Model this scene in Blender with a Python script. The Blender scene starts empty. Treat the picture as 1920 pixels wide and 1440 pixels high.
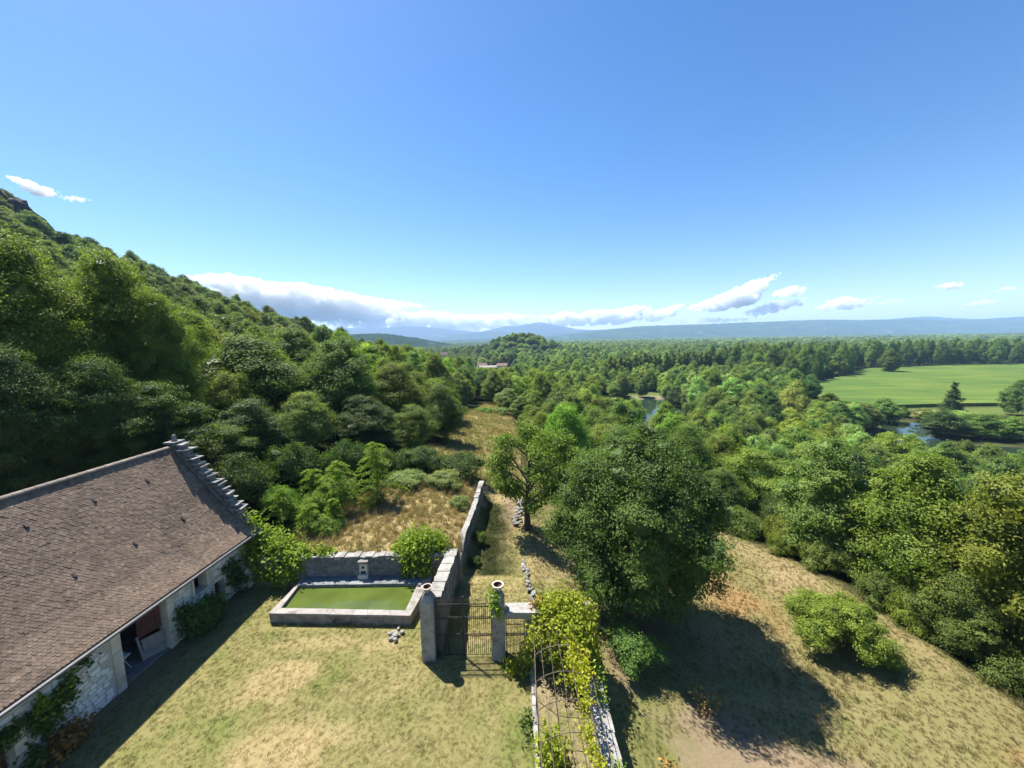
import bpy, math, random
import numpy as np
from mathutils import Vector, Matrix, Quaternion

SC = bpy.context.scene
COL = SC.collection
R_ = math.radians

# ------------------------------------------------------------------ camera
EYE = (0.0, 0.0, 15.0)
PITCH, ROLL = R_(6.7), R_(1.0)
cam_d = bpy.data.cameras.new('camera')
cam_d.sensor_fit = 'HORIZONTAL'
cam_d.sensor_width = 36.0
cam_d.lens = 36.0 * 721.0 / 1920.0
cam_d.clip_start, cam_d.clip_end = 0.1, 60000.0
cam = bpy.data.objects.new('camera', cam_d)
COL.objects.link(cam)
cam.matrix_world = (Matrix.Translation(EYE) @ Matrix.Rotation(R_(90) - PITCH, 4, 'X') @ Matrix.Rotation(-ROLL, 4, 'Z'))
SC.camera = cam

# ------------------------------------------------------------------ light
SUN_EL = R_(59.5)
SUN_DIR = Vector((-0.74 * math.cos(SUN_EL), 0.673 * math.cos(SUN_EL), math.sin(SUN_EL))).normalized()
SUN_AZ = math.atan2(SUN_DIR.x, SUN_DIR.y)          # clockwise from +Y
sun_d = bpy.data.lights.new('sun', 'SUN')
sun_d.energy = 5.0
sun_d.angle = R_(0.5)
sun_d.color = (1.0, 0.95, 0.86)
sun = bpy.data.objects.new('sun', sun_d)
COL.objects.link(sun)
sun.rotation_euler = (-SUN_DIR).to_track_quat('-Z', 'Y').to_euler()
sun.location = (-40, 40, 90)

world = bpy.data.worlds.new('World')
SC.world = world
world.use_nodes = True
wn, wl = world.node_tree.nodes, world.node_tree.links
bg = wn['Background']
sky = wn.new('ShaderNodeTexSky')
sky.sky_type = 'NISHITA'
sky.sun_disc = False
sky.sun_elevation = SUN_EL
sky.sun_rotation = SUN_AZ
sky.altitude = 200
sky.air_density = 1.0
sky.dust_density = 0.35
sky.ozone_density = 1.9
hs = wn.new('ShaderNodeHueSaturation')
hs.inputs['Saturation'].default_value = 1.30
hs.inputs['Hue'].default_value = 0.504
wl.new(sky.outputs[0], hs.inputs['Color'])
wl.new(hs.outputs[0], bg.inputs[0])
bg.inputs[1].default_value = 0.076

SC.view_settings.view_transform = 'Standard'
SC.view_settings.look = 'None'
SC.view_settings.exposure = 1.32
SC.view_settings.gamma = 1.0
SC.view_settings.use_curve_mapping = False
cy = SC.cycles
cy.max_bounces = 10
cy.diffuse_bounces = 3
cy.glossy_bounces = 2
cy.transmission_bounces = 4
cy.volume_bounces = 10
cy.transparent_max_bounces = 8
cy.caustics_reflective = False
cy.caustics_refractive = False

# ------------------------------------------------------------------ helpers
def tag(o, label=None, cat=None, group=None, kind=None):
    if label: o['label'] = label
    if cat: o['category'] = cat
    if group: o['group'] = group
    if kind: o['kind'] = kind
    return o

def thing(name, loc, label, cat, group=None, rz=0.0):
    o = bpy.data.objects.new(name, None)
    o.empty_display_size = 0.3
    o.location = loc
    o.rotation_euler = (0, 0, rz)
    COL.objects.link(o)
    return tag(o, label, cat, group)

def fast_mesh(name, V, Q, attrs=None, fattrs=None, smooth=False):
    """V (n,3) array, Q (m,k) int array of k-gons, all the same k (or list of such arrays)."""
    V = np.asarray(V, dtype=np.float32)
    Qs = Q if isinstance(Q, list) else [Q]
    Qs = [np.asarray(q, dtype=np.int32) for q in Qs if len(q)]
    me = bpy.data.meshes.new(name)
    me.vertices.add(len(V))
    me.vertices.foreach_set('co', V.ravel())
    nl = sum(q.size for q in Qs)
    npoly = sum(len(q) for q in Qs)
    me.loops.add(nl)
    me.loops.foreach_set('vertex_index', np.concatenate([q.ravel() for q in Qs]))
    me.polygons.add(npoly)
    tot = np.concatenate([np.full(len(q), q.shape[1], np.int32) for q in Qs])
    start = np.concatenate([[0], np.cumsum(tot)[:-1]]).astype(np.int32)
    me.polygons.foreach_set('loop_start', start)
    me.polygons.foreach_set('use_smooth', np.full(npoly, bool(smooth)))
    for k, a in (attrs or {}).items():
        a = np.asarray(a, dtype=np.float32)
        if a.ndim == 1:
            at = me.attributes.new(k, 'FLOAT', 'POINT'); at.data.foreach_set('value', a)
        else:
            if a.shape[1] == 3: a = np.concatenate([a, np.ones((len(a), 1), np.float32)], 1)
            at = me.attributes.new(k, 'FLOAT_COLOR', 'POINT'); at.data.foreach_set('color', a.ravel())
    me.update(calc_edges=True)
    return me

class MB:
    """collects simple solids, links them as ONE mesh object"""
    def __init__(s): s.v, s.f, s.t = [], [], []
    def add(s, vs, fs, tint=0.5):
        b = len(s.v); s.v += [tuple(v) for v in vs]; s.t += [tint] * len(vs)
        s.f += [tuple(i + b for i in f) for f in fs]; return s
    def box(s, x0, x1, y0, y1, z0, z1, tint=0.5):
        vs = [(x, y, z) for z in (z0, z1) for y in (y0, y1) for x in (x0, x1)]
        return s.add(vs, [(0, 2, 3, 1), (4, 5, 7, 6), (0, 1, 5, 4), (2, 6, 7, 3), (0, 4, 6, 2), (1, 3, 7, 5)], tint)
    def hexa(s, bot, top, tint=0.5):
        """bot, top: 4 points each, counter-clockwise from above"""
        return s.add(list(bot) + list(top), [(3, 2, 1, 0), (4, 5, 6, 7), (0, 1, 5, 4), (1, 2, 6, 5), (2, 3, 7, 6), (3, 0, 4, 7)], tint)
    def tube(s, pts, rad, n=6, cap=True, tint=0.5):
        pts = [Vector(p) for p in pts]
        rads = rad if isinstance(rad, (list, tuple)) else [rad] * len(pts)
        vs, fs = [], []
        up = Vector((0, 0, 1))
        for i, p in enumerate(pts):
            d = (pts[min(i + 1, len(pts) - 1)] - pts[max(i - 1, 0)]).normalized()
            a = d.cross(up if abs(d.z) < 0.95 else Vector((1, 0, 0))).normalized()
            b = d.cross(a)
            for k in range(n):
                an = 2 * math.pi * k / n
                vs.append(p + (a * math.cos(an) + b * math.sin(an)) * rads[i])
        for i in range(len(pts) - 1):
            for k in range(n):
                k2 = (k + 1) % n
                fs.append((i * n + k, i * n + k2, (i + 1) * n + k2, (i + 1) * n + k))
        if cap:
            fs.append(tuple(range(n - 1, -1, -1)))
            fs.append(tuple(range((len(pts) - 1) * n, len(pts) * n)))
        return s.add(vs, fs, tint)
    def lathe(s, prof, c, n=20, tint=0.5):
        vs, fs = [], []
        for r, z in prof:
            for k in range(n):
                a = 2 * math.pi * k / n
                vs.append((c[0] + r * math.cos(a), c[1] + r * math.sin(a), c[2] + z))
        for i in range(len(prof) - 1):
            for k in range(n):
                k2 = (k + 1) % n
                fs.append((i * n + k, i * n + k2, (i + 1) * n + k2, (i + 1) * n + k))
        fs.append(tuple(range(n - 1, -1, -1)))
        fs.append(tuple(range((len(prof) - 1) * n, len(prof) * n)))
        return s.add(vs, fs, tint)
    def mesh(s, name, off=(0, 0, 0)):
        me = bpy.data.meshes.new(name)
        ox, oy, oz = off
        me.from_pydata([(x - ox, y - oy, z - oz) for x, y, z in s.v], [], s.f)
        at = me.attributes.new('tint', 'FLOAT', 'POINT')
        at.data.foreach_set('value', np.array(s.t, np.float32))
        me.update()
        return me
    def build(s, name, mat, parent=None, smooth=False, origin=None):
        """vertices are in world space; the parent chain is unrotated; origin None -> the parent's"""
        base = wloc(parent) if parent else Vector((0, 0, 0))
        if origin is None: origin = base
        o = bpy.data.objects.new(name, s.mesh(name, origin))
        o.data.materials.append(mat)
        if smooth:
            o.data.polygons.foreach_set('use_smooth', np.ones(len(o.data.polygons), bool))
        o.parent = parent
        o.location = Vector(origin) - base
        COL.objects.link(o)
        return o

def wloc(o):
    v = Vector((0, 0, 0))
    while o: v = v + o.location; o = o.parent
    return v

def link_mesh(name, me, parent=None, loc=(0, 0, 0), rot=(0, 0, 0), scale=(1, 1, 1), mat=None):
    o = bpy.data.objects.new(name, me)
    if mat and not me.materials: me.materials.append(mat)
    o.parent = parent; o.location = loc; o.rotation_euler = rot; o.scale = scale
    COL.objects.link(o)
    return o

# numpy value noise -----------------------------------------------------
def _hash(ix, iy, s):
    n = (ix.astype(np.int64) * 374761393 + iy.astype(np.int64) * 668265263 + s * 974634777) & 0xffffffff
    n = ((n ^ (n >> 13)) * 1274126177) & 0xffffffff
    return ((n ^ (n >> 16)) & 0xffff) / 65535.0
def vnoise(x, y, scale, seed=0):
    x = np.asarray(x, float) / scale; y = np.asarray(y, float) / scale
    ix, iy = np.floor(x), np.floor(y); fx, fy = x - ix, y - iy
    fx = fx * fx * (3 - 2 * fx); fy = fy * fy * (3 - 2 * fy)
    a = _hash(ix, iy, seed); b = _hash(ix + 1, iy, seed); c = _hash(ix, iy + 1, seed); d = _hash(ix + 1, iy + 1, seed)
    return (a * (1 - fx) + b * fx) * (1 - fy) + (c * (1 - fx) + d * fx) * fy
def fbm(x, y, scale, seed=0, oct=4):
    s, a, t = 0.0, 1.0, 0.0
    for k in range(oct):
        s = s + a * vnoise(x, y, scale / 2 ** k, seed + k * 17); t += a; a *= 0.55
    return s / t
def sst(a, b, x):
    t = np.clip((np.asarray(x, float) - a) / (b - a), 0, 1)
    return t * t * (3 - 2 * t)

# ------------------------------------------------------------------ materials
def new_mat(name):
    m = bpy.data.materials.new(name); m.use_nodes = True
    nt = m.node_tree; nt.nodes.clear()
    out = nt.nodes.new('ShaderNodeOutputMaterial')
    return m, nt, nt.nodes, nt.links, out
def N(nt, kind, **kw):
    n = nt.nodes.new(kind)
    for k, v in kw.items():
        if hasattr(n, k): setattr(n, k, v)
        else: n.inputs[k].default_value = v
    return n
def mixc(nt, fac, a, b, mode='MIX'):
    n = nt.nodes.new('ShaderNodeMix'); n.data_type = 'RGBA'; n.blend_type = mode
    for sock, val in ((n.inputs[0], fac), (n.inputs[6], a), (n.inputs[7], b)):
        if hasattr(val, 'is_linked') or hasattr(val, 'links'): nt.links.new(val, sock)
        else: sock.default_value = val if not isinstance(val, tuple) or len(val) == 4 else (*val, 1)
    return n.outputs[2]
def ramp(nt, fac, stops):
    n = nt.nodes.new('ShaderNodeValToRGB')
    e = n.color_ramp.elements
    while len(e) < len(stops): e.new(0.5)
    for el, (p, c) in zip(e, stops):
        el.position = p; el.color = (*c, 1) if len(c) == 3 else c
    nt.links.new(fac, n.inputs[0])
    return n.outputs[0]

def rough_mat(name, c1, c2, scale=3.0, rough=0.9, bump=0.3, bscale=None, c3=None, tint=0.5, rnd=0.25, spec=0.25, stain=None):
    """weathered solid: two-tone noise, per-piece tint (attribute and object random), fine bump"""
    m, nt, nd, lk, out = new_mat(name)
    pos = N(nt, 'ShaderNodeNewGeometry').outputs['Position']
    no = N(nt, 'ShaderNodeTexNoise', Scale=scale, Detail=6.0, Roughness=0.65)
    lk.new(pos, no.inputs['Vector'])
    col = ramp(nt, no.outputs[0], [(0.3, c1), (0.7, c2)])
    if c3:
        n2 = N(nt, 'ShaderNodeTexNoise', Scale=scale * 0.35, Detail=5.0, Roughness=0.7)
        lk.new(pos, n2.inputs['Vector'])
        f = ramp(nt, n2.outputs[0], [(0.52, (0, 0, 0)), (0.66, (1, 1, 1))])
        col = mixc(nt, f, col, c3)
    if stain:
        n3 = N(nt, 'ShaderNodeTexNoise', Scale=scale * 2.7, Detail=8.0, Roughness=0.75)
        lk.new(pos, n3.inputs['Vector'])
        f = ramp(nt, n3.outputs[0], [(0.56, (0, 0, 0)), (0.68, (1, 1, 1))])
        col = mixc(nt, f, col, stain)
    at = N(nt, 'ShaderNodeAttribute', attribute_name='tint')
    oi = N(nt, 'ShaderNodeObjectInfo')
    a = N(nt, 'ShaderNodeMath', operation='MULTIPLY_ADD'); lk.new(at.outputs['Fac'], a.inputs[0]); a.inputs[1].default_value = tint * 2; a.inputs[2].default_value = 1 - tint
    b = N(nt, 'ShaderNodeMath', operation='MULTIPLY_ADD'); lk.new(oi.outputs['Random'], b.inputs[0]); b.inputs[1].default_value = rnd * 2; b.inputs[2].default_value = 1 - rnd
    c = N(nt, 'ShaderNodeMath', operation='MULTIPLY'); lk.new(a.outputs[0], c.inputs[0]); lk.new(b.outputs[0], c.inputs[1])
    col = mixc(nt, 1.0, col, c.outputs[0], 'MULTIPLY')
    p = N(nt, 'ShaderNodeBsdfPrincipled', Roughness=rough)
    p.inputs['Specular IOR Level'].default_value = spec
    lk.new(col, p.inputs['Base Color'])
    nb = N(nt, 'ShaderNodeTexNoise', Scale=(bscale or scale * 6), Detail=5.0, Roughness=0.7)
    lk.new(pos, nb.inputs['Vector'])
    bp = N(nt, 'ShaderNodeBump', Strength=bump, Distance=0.03)
    lk.new(nb.outputs[0], bp.inputs['Height']); lk.new(bp.outputs[0], p.inputs['Normal'])
    lk.new(p.outputs[0], out.inputs[0])
    return m

def leaf_mat(name, dark, light, trans=0.35, inst=False, spec=0.25, transcol=1.35):
    m, nt, nd, lk, out = new_mat(name)
    at = N(nt, 'ShaderNodeAttribute', attribute_name='tint')
    col = ramp(nt, at.outputs['Fac'], [(0.0, dark), (1.0, light)])
    if inst:
        t = N(nt, 'ShaderNodeAttribute', attribute_name='tone', attribute_type='INSTANCER')
        col = mixc(nt, 1.0, col, t.outputs['Color'], 'MULTIPLY')
    else:
        oi = N(nt, 'ShaderNodeObjectInfo')
        col = mixc(nt, 1.0, col, oi.outputs['Color'], 'MULTIPLY')
    p = N(nt, 'ShaderNodeBsdfPrincipled', Roughness=0.55)
    p.inputs['Specular IOR Level'].default_value = spec
    lk.new(col, p.inputs['Base Color'])
    tr = N(nt, 'ShaderNodeBsdfTranslucent')
    tc = mixc(nt, 1.0, col, (transcol, transcol * 1.1, transcol * 0.5), 'MULTIPLY')
    lk.new(tc, tr.inputs['Color'])
    mx = N(nt, 'ShaderNodeMixShader'); mx.inputs[0].default_value = trans
    lk.new(p.outputs[0], mx.inputs[1]); lk.new(tr.outputs[0], mx.inputs[2])
    lk.new(mx.outputs[0], out.inputs[0])
    return m

M = {}
M['limestone'] = rough_mat('limestone', (0.54, 0.53, 0.49), (0.72, 0.70, 0.65), 2.5, c3=(0.40, 0.385, 0.35), rnd=0.06, tint=0.35, bump=0.5)
M['mortar'] = rough_mat('mortar', (0.36, 0.345, 0.305), (0.48, 0.46, 0.41), 5.0, bump=0.6)
M['dressed'] = rough_mat('dressed_stone', (0.47, 0.435, 0.365), (0.60, 0.56, 0.475), 1.5, c3=(0.40, 0.34, 0.25), rnd=0.08)
M['grey_stone'] = rough_mat('grey_stone', (0.12, 0.115, 0.105), (0.24, 0.23, 0.21), 4.0, c3=(0.30, 0.29, 0.265), rnd=0.06, tint=0.4, bump=0.6, stain=(0.07, 0.07, 0.06))
M['coping'] = rough_mat('weathered_coping', (0.185, 0.175, 0.16), (0.31, 0.30, 0.275), 3.0, c3=(0.13, 0.12, 0.11), rnd=0.12, bump=0.5, stain=(0.38, 0.37, 0.345))
M['pale_coping'] = rough_mat('pale_coping', (0.21, 0.20, 0.185), (0.36, 0.35, 0.325), 3.5, c3=(0.15, 0.145, 0.13), rnd=0.12, bump=0.5, stain=(0.085, 0.08, 0.07))
M['slab'] = rough_mat('step_slab', (0.16, 0.155, 0.145), (0.29, 0.28, 0.26), 3.0, c3=(0.10, 0.095, 0.085), rnd=0.2, bump=0.5)
M['pillar'] = rough_mat('pillar_stone', (0.24, 0.22, 0.185), (0.36, 0.335, 0.285), 3.0, c3=(0.16, 0.15, 0.125), rnd=0.08, bump=0.5, stain=(0.40, 0.385, 0.35))
M['tile'] = rough_mat('roof_tile', (0.138, 0.096, 0.066), (0.205, 0.146, 0.102), 1.1, c3=(0.102, 0.074, 0.053), tint=0.55, rnd=0.0, bump=0.4, spec=0.25, rough=0.8)
M['ridge'] = rough_mat('ridge_tile', (0.21, 0.165, 0.13), (0.30, 0.25, 0.20), 4.0, rnd=0.15, bump=0.4)
M['old_wood'] = rough_mat('old_wood', (0.060, 0.024, 0.020), (0.12, 0.050, 0.038), 6.0, rnd=0.25, bump=0.3)
M['grey_wood'] = rough_mat('grey_wood', (0.16, 0.15, 0.14), (0.28, 0.26, 0.24), 6.0, rnd=0.25, bump=0.3)
M['floor'] = rough_mat('barn_floor', (0.12, 0.115, 0.11), (0.20, 0.19, 0.18), 2.0)
M['zinc'] = rough_mat('zinc', (0.07, 0.07, 0.075), (0.13, 0.13, 0.135), 4.0, rough=0.5, spec=0.5, bump=0.05)
M['iron'] = rough_mat('black_iron', (0.012, 0.012, 0.013), (0.03, 0.028, 0.026), 9.0, rough=0.5, spec=0.5, bump=0.1, rnd=0.1)
M['rusty'] = rough_mat('rusty_iron', (0.075, 0.058, 0.042), (0.16, 0.125, 0.09), 9.0, rough=0.7, bump=0.2, rnd=0.2)
M['terracotta'] = rough_mat('pale_terracotta', (0.38, 0.32, 0.25), (0.50, 0.44, 0.36), 6.0, bump=0.3)
M['clay_dark'] = rough_mat('urn_inside', (0.075, 0.035, 0.024), (0.12, 0.058, 0.038), 6.0)
M['bark'] = rough_mat('bark', (0.055, 0.042, 0.032), (0.13, 0.105, 0.08), 5.0, bump=0.8, rnd=0.2)
M['dead_wood'] = rough_mat('dead_wood', (0.15, 0.125, 0.105), (0.26, 0.225, 0.19), 6.0, bump=0.5)
M['white_paint'] = rough_mat('white_paint', (0.62, 0.62, 0.60), (0.75, 0.74, 0.71), 5.0)
M['render_wall'] = rough_mat('house_render', (0.30, 0.275, 0.23), (0.40, 0.37, 0.32), 0.5, rnd=0.15)
M['red_roof'] = rough_mat('red_roof', (0.15, 0.095, 0.072), (0.21, 0.14, 0.108), 1.0, rnd=0.2)
M['pale_roof'] = rough_mat('pale_roof', (0.26, 0.23, 0.215), (0.34, 0.31, 0.29), 0.7, rnd=0.1)
M['glass_dark'] = rough_mat('window_pane', (0.03, 0.035, 0.04), (0.05, 0.055, 0.06), 2.0, rough=0.15, spec=0.6, bump=0.0)
M['rock'] = rough_mat('cliff_rock', (0.11, 0.095, 0.085), (0.22, 0.19, 0.165), 0.12, c3=(0.055, 0.06, 0.028), bump=1.0, bscale=0.8)
LEAF = leaf_mat('leaf', (0.058, 0.098, 0.020), (0.180, 0.235, 0.055), trans=0.40)
LEAFI = leaf_mat('leaf_wood', (0.058, 0.098, 0.020), (0.180, 0.235, 0.055), trans=0.40, inst=True)
DRYL = leaf_mat('dry_leaf', (0.16, 0.11, 0.045), (0.36, 0.27, 0.12), trans=0.25)
GRASSI = leaf_mat('grass_blade', (0.82, 0.80, 0.82), (1.38, 1.34, 1.36), trans=0.40, inst=True, spec=0.15, transcol=1.1)
# ------------------------------------------------------------------ terrain
TP = np.array([
 (5,8,-.95),(5,14,-.9),(5,19,-.8),(7,21,-1.5),(12,15,-1.95),(24.5,17,-2.6),(24.5,25,-2.55),(20,33.3,-2.6),(15,12,-2.1),(17,20,-2.25),
 (10,28,-1.7),(4,25,-.75),(14,40,-3.1),(25,8,-2.9),(10,6,-1.5),(30,18,-6.4),(30,28,-6.2),(28,36,-5.6),(35,20,-9),(45,25,-13),(60,30,-16.3),
 (60,-20,-16.5),(30,-10,-6),(10,-10,-2),(35,45,-9),(30,60,-9.5),(20,50,-6),(20,80,-10),(12,60,-5),(50,60,-15),(-1,35,0),(-1,42,-.4),(-2,50,-.9),(-3,70,-1.7),
 (-5,90,-2.6),(-4,105,-3.3),(5,100,-5),(10,80,-5.6),(0,130,-7),(10,160,-12),(0,200,-15),(5,45,-2),(3,35,-1),
 (-4,25,1.7),(-12,24,1.7),(-8,30,1.8),(-4,34,1.5),(-16,28,2.1),(-10,36,2.2),(-20,30,3),(-6,45,.6),(-9,55,.3),(-12,75,-.6),(-15,100,-2),
 (-25,35,4.5),(-25,20,2.5),(-30,10,3),(-25,50,4.2),(-25,70,3),(-25,100,1),(-35,40,7.5),(-45,30,10),(-45,60,9),(-45,100,7),
 (-70,40,17),(-70,100,14),(-60,160,5),(-100,60,27),(-100,120,22),(-100,200,12),(-100,300,0),(-60,250,-6),(-40,180,-5),(-30,260,-12),
 (-60,350,-13),(-80,420,-14),(-250,188,93),(-215,188,66),(-190,188,52),(-150,160,37),(-150,235,25),(-150,300,14),(-150,415,2),(-160,520,-12),
 (-220,300,18),(-250,260,50),(-300,190,92),(-300,100,95),(-200,100,62),(-160,60,48),(-200,0,70),(-300,-50,95),(-120,0,35),(-60,0,14),
 (-30,-30,2),(-400,300,40),(-300,450,5),(-400,200,80),(-500,0,90),(-250,600,-17),(100,100,-17),(60,100,-16.5),(150,50,-17),(200,200,-17),
 (50,200,-16.7),(0,300,-16.5),(100,400,-17),(-50,500,-17),(300,0,-17),(300,300,-17),(0,800,-17),(-300,800,-17),(600,600,-17),(600,0,-17),
 (-500,900,-17),(300,-300,-17),(0,-200,-10),(-300,-300,60),(80,-100,-17),(0,5,0),(-17,0,0.3),(3,0,0),(-10,-30,0),(800,-300,-17),(0,1200,-17)], float)
def _phi(d): return np.sqrt(d * d + 9.0)
_A = _phi(np.hypot(TP[:, None, 0] - TP[None, :, 0], TP[:, None, 1] - TP[None, :, 1]))
_n = len(TP)
_K = np.zeros((_n + 1, _n + 1)); _K[:_n, :_n] = _A + np.eye(_n) * 0.05; _K[:_n, _n] = 1; _K[_n, :_n] = 1
_W = np.linalg.solve(_K, np.append(TP[:, 2] + 17.0, 0.0))

def ground(x, y):
    x = np.asarray(x, float); y = np.asarray(y, float)
    sh = np.broadcast(x, y).shape
    xf, yf = np.broadcast_to(x, sh).ravel(), np.broadcast_to(y, sh).ravel()
    z = np.empty(xf.size)
    for i in range(0, xf.size, 20000):
        s = slice(i, i + 20000)
        z[s] = _phi(np.hypot(xf[s, None] - TP[None, :, 0], yf[s, None] - TP[None, :, 1])) @ _W[:_n] + _W[_n]
    r = np.hypot(xf, yf)
    z *= 1 - sst(600, 900, r + np.where(xf < -180, -0.8 * (-xf - 180), 0) * 0.5)
    # far ground stays flat; wooded knoll and low rises in the valley
    z = np.maximum(z, 0.0) - 17.0
    g = lambda cx, cy, sx, sy: np.exp(-((xf - cx) / sx) ** 2 - ((yf - cy) / sy) ** 2)
    z += 24 * g(18, 640, 58, 55) + 9 * g(40, 645, 75, 55) + 9 * g(-70, 660, 90, 60)
    far = sst(60, 200, r)
    z += far * 2.0 * (fbm(xf, yf, 60, 5) - 0.5) * sst(-16, -8, z)
    z += 9 * (fbm(xf, yf, 45, 8, 5) - 0.5) * sst(200, 240, -xf + 0.2 * yf) 
    # meadow unevenness
    z += 0.16 * (fbm(xf, yf, 5.0, 31) - 0.5) * (1 - far) * sst(3.4, 6, xf)
    z += 0.35 * (fbm(xf, yf, 4.0, 33) - 0.5) * (1 - far) * sst(22.8, 26, yf) * sst(4, 5, -xf)
    # level courtyard and the path level beside the wall
    court = sst(-27, -22, xf) * (1 - sst(3.2, 3.7, xf)) * (1 - sst(22.35, 22.6, yf)) * sst(-25, -15, yf)
    z = z * (1 - court) + (0.05 * (fbm(xf, yf, 2.5, 3) - 0.5)) * court
    xc = np.interp(yf, [22.5, 24.6, 27, 31, 34.3], [-3.5, -3.5, -3.3, -3.1, -2.98])
    path = sst(-.12, .08, xf - xc) * (1 - sst(0.6, 1.3, xf)) * sst(21, 22.5, yf) * (1 - sst(34, 42, yf))
    zp = 0.05 * (fbm(xf, yf, 2.5, 3) - 0.5) + .75 * np.exp(-np.maximum(xf - xc - .15, 0) / .55) * sst(23.5, 26, yf)
    z = z * (1 - path) + zp * path
    terr = sst(22.35, 22.5, yf) * (1 - sst(-.08, .1, xf - xc)) * sst(-14.5, -13, xf) * (1 - sst(23.5, 27, yf))
    z = z * (1 - terr) + terr * (1.68 + 0.02 * (yf - 22.4))
    z = np.where((xf > 40) & (yf > 60), z + 0.9 * sst(14, 4, np.abs(np.maximum(inside(POND_A, xf, yf), inside(POND_B, xf, yf)))) * (-17.0 - z) , z)
    # pond beds
    for poly in PONDS:
        z -= 1.2 * sst(-1.5, 3.0, inside(poly, xf, yf))
    return z.reshape(sh)

def inside(poly, x, y):
    """signed distance to a polygon, positive inside"""
    p = np.asarray(poly, float); q = np.roll(p, -1, 0)
    d = np.full(np.shape(x), 1e9); c = np.zeros(np.shape(x), bool)
    for (x0, y0), (x1, y1) in zip(p, q):
        ex, ey = x1 - x0, y1 - y0
        t = np.clip(((x - x0) * ex + (y - y0) * ey) / (ex * ex + ey * ey + 1e-9), 0, 1)
        d = np.minimum(d, np.hypot(x - x0 - t * ex, y - y0 - t * ey))
        c ^= ((y0 > y) != (y1 > y)) & (x < (x1 - x0) * (y - y0) / (y1 - y0 + 1e-12) + x0)
    return np.where(c, d, -d)

POND_A = [(40, 120), (54, 122), (66, 136), (74, 160), (80, 186), (72, 197), (60, 195), (54, 180), (46, 160), (40, 136)]
POND_B = [(92, 88), (112, 84), (140, 84), (152, 96), (140, 104), (128, 106), (130, 118), (146, 128), (142, 138), (132, 136), (122, 124), (104, 116), (96, 104)]
PONDS = [POND_A, POND_B]
FIELD = [(150, 208), (164, 220), (232, 272), (312, 334), (400, 346), (620, 350), (620, 150), (226, 160), (190, 162), (158, 160), (146, 176)]
GRASSY = [(142, 146), (150, 158), (222, 158), (226, 150), (190, 144)]
BEACH = [(58, 199), (66, 202), (78, 203), (84, 198), (76, 197.5), (64, 197)]
LAWN_FAR = [(90, 206), (100, 214), (80, 222), (66, 216), (62, 206), (74, 203)]
CLEARING = [(-12, 44), (-4.2, 36.5), (-1.6, 34), (1.5, 34), (1.2, 50), (1, 70), (-1, 104), (-8, 104), (-11, 80), (-10, 62), (-9, 52)]
MEADOW = [(3.4, -5), (3.4, 20), (0, 22), (0, 36), (3, 42), (8, 43), (14, 40), (18.4, 32.4), (20.4, 28.6), (21.3, 25.4), (22.2, 21.5), (23.0, 17.5), (24.8, 10), (27, -5)]
TERRACE = [(-14, 22.4), (-3.4, 22.4), (-3.2, 35), (-9, 35.5), (-13, 31), (-15.5, 27)]

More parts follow.
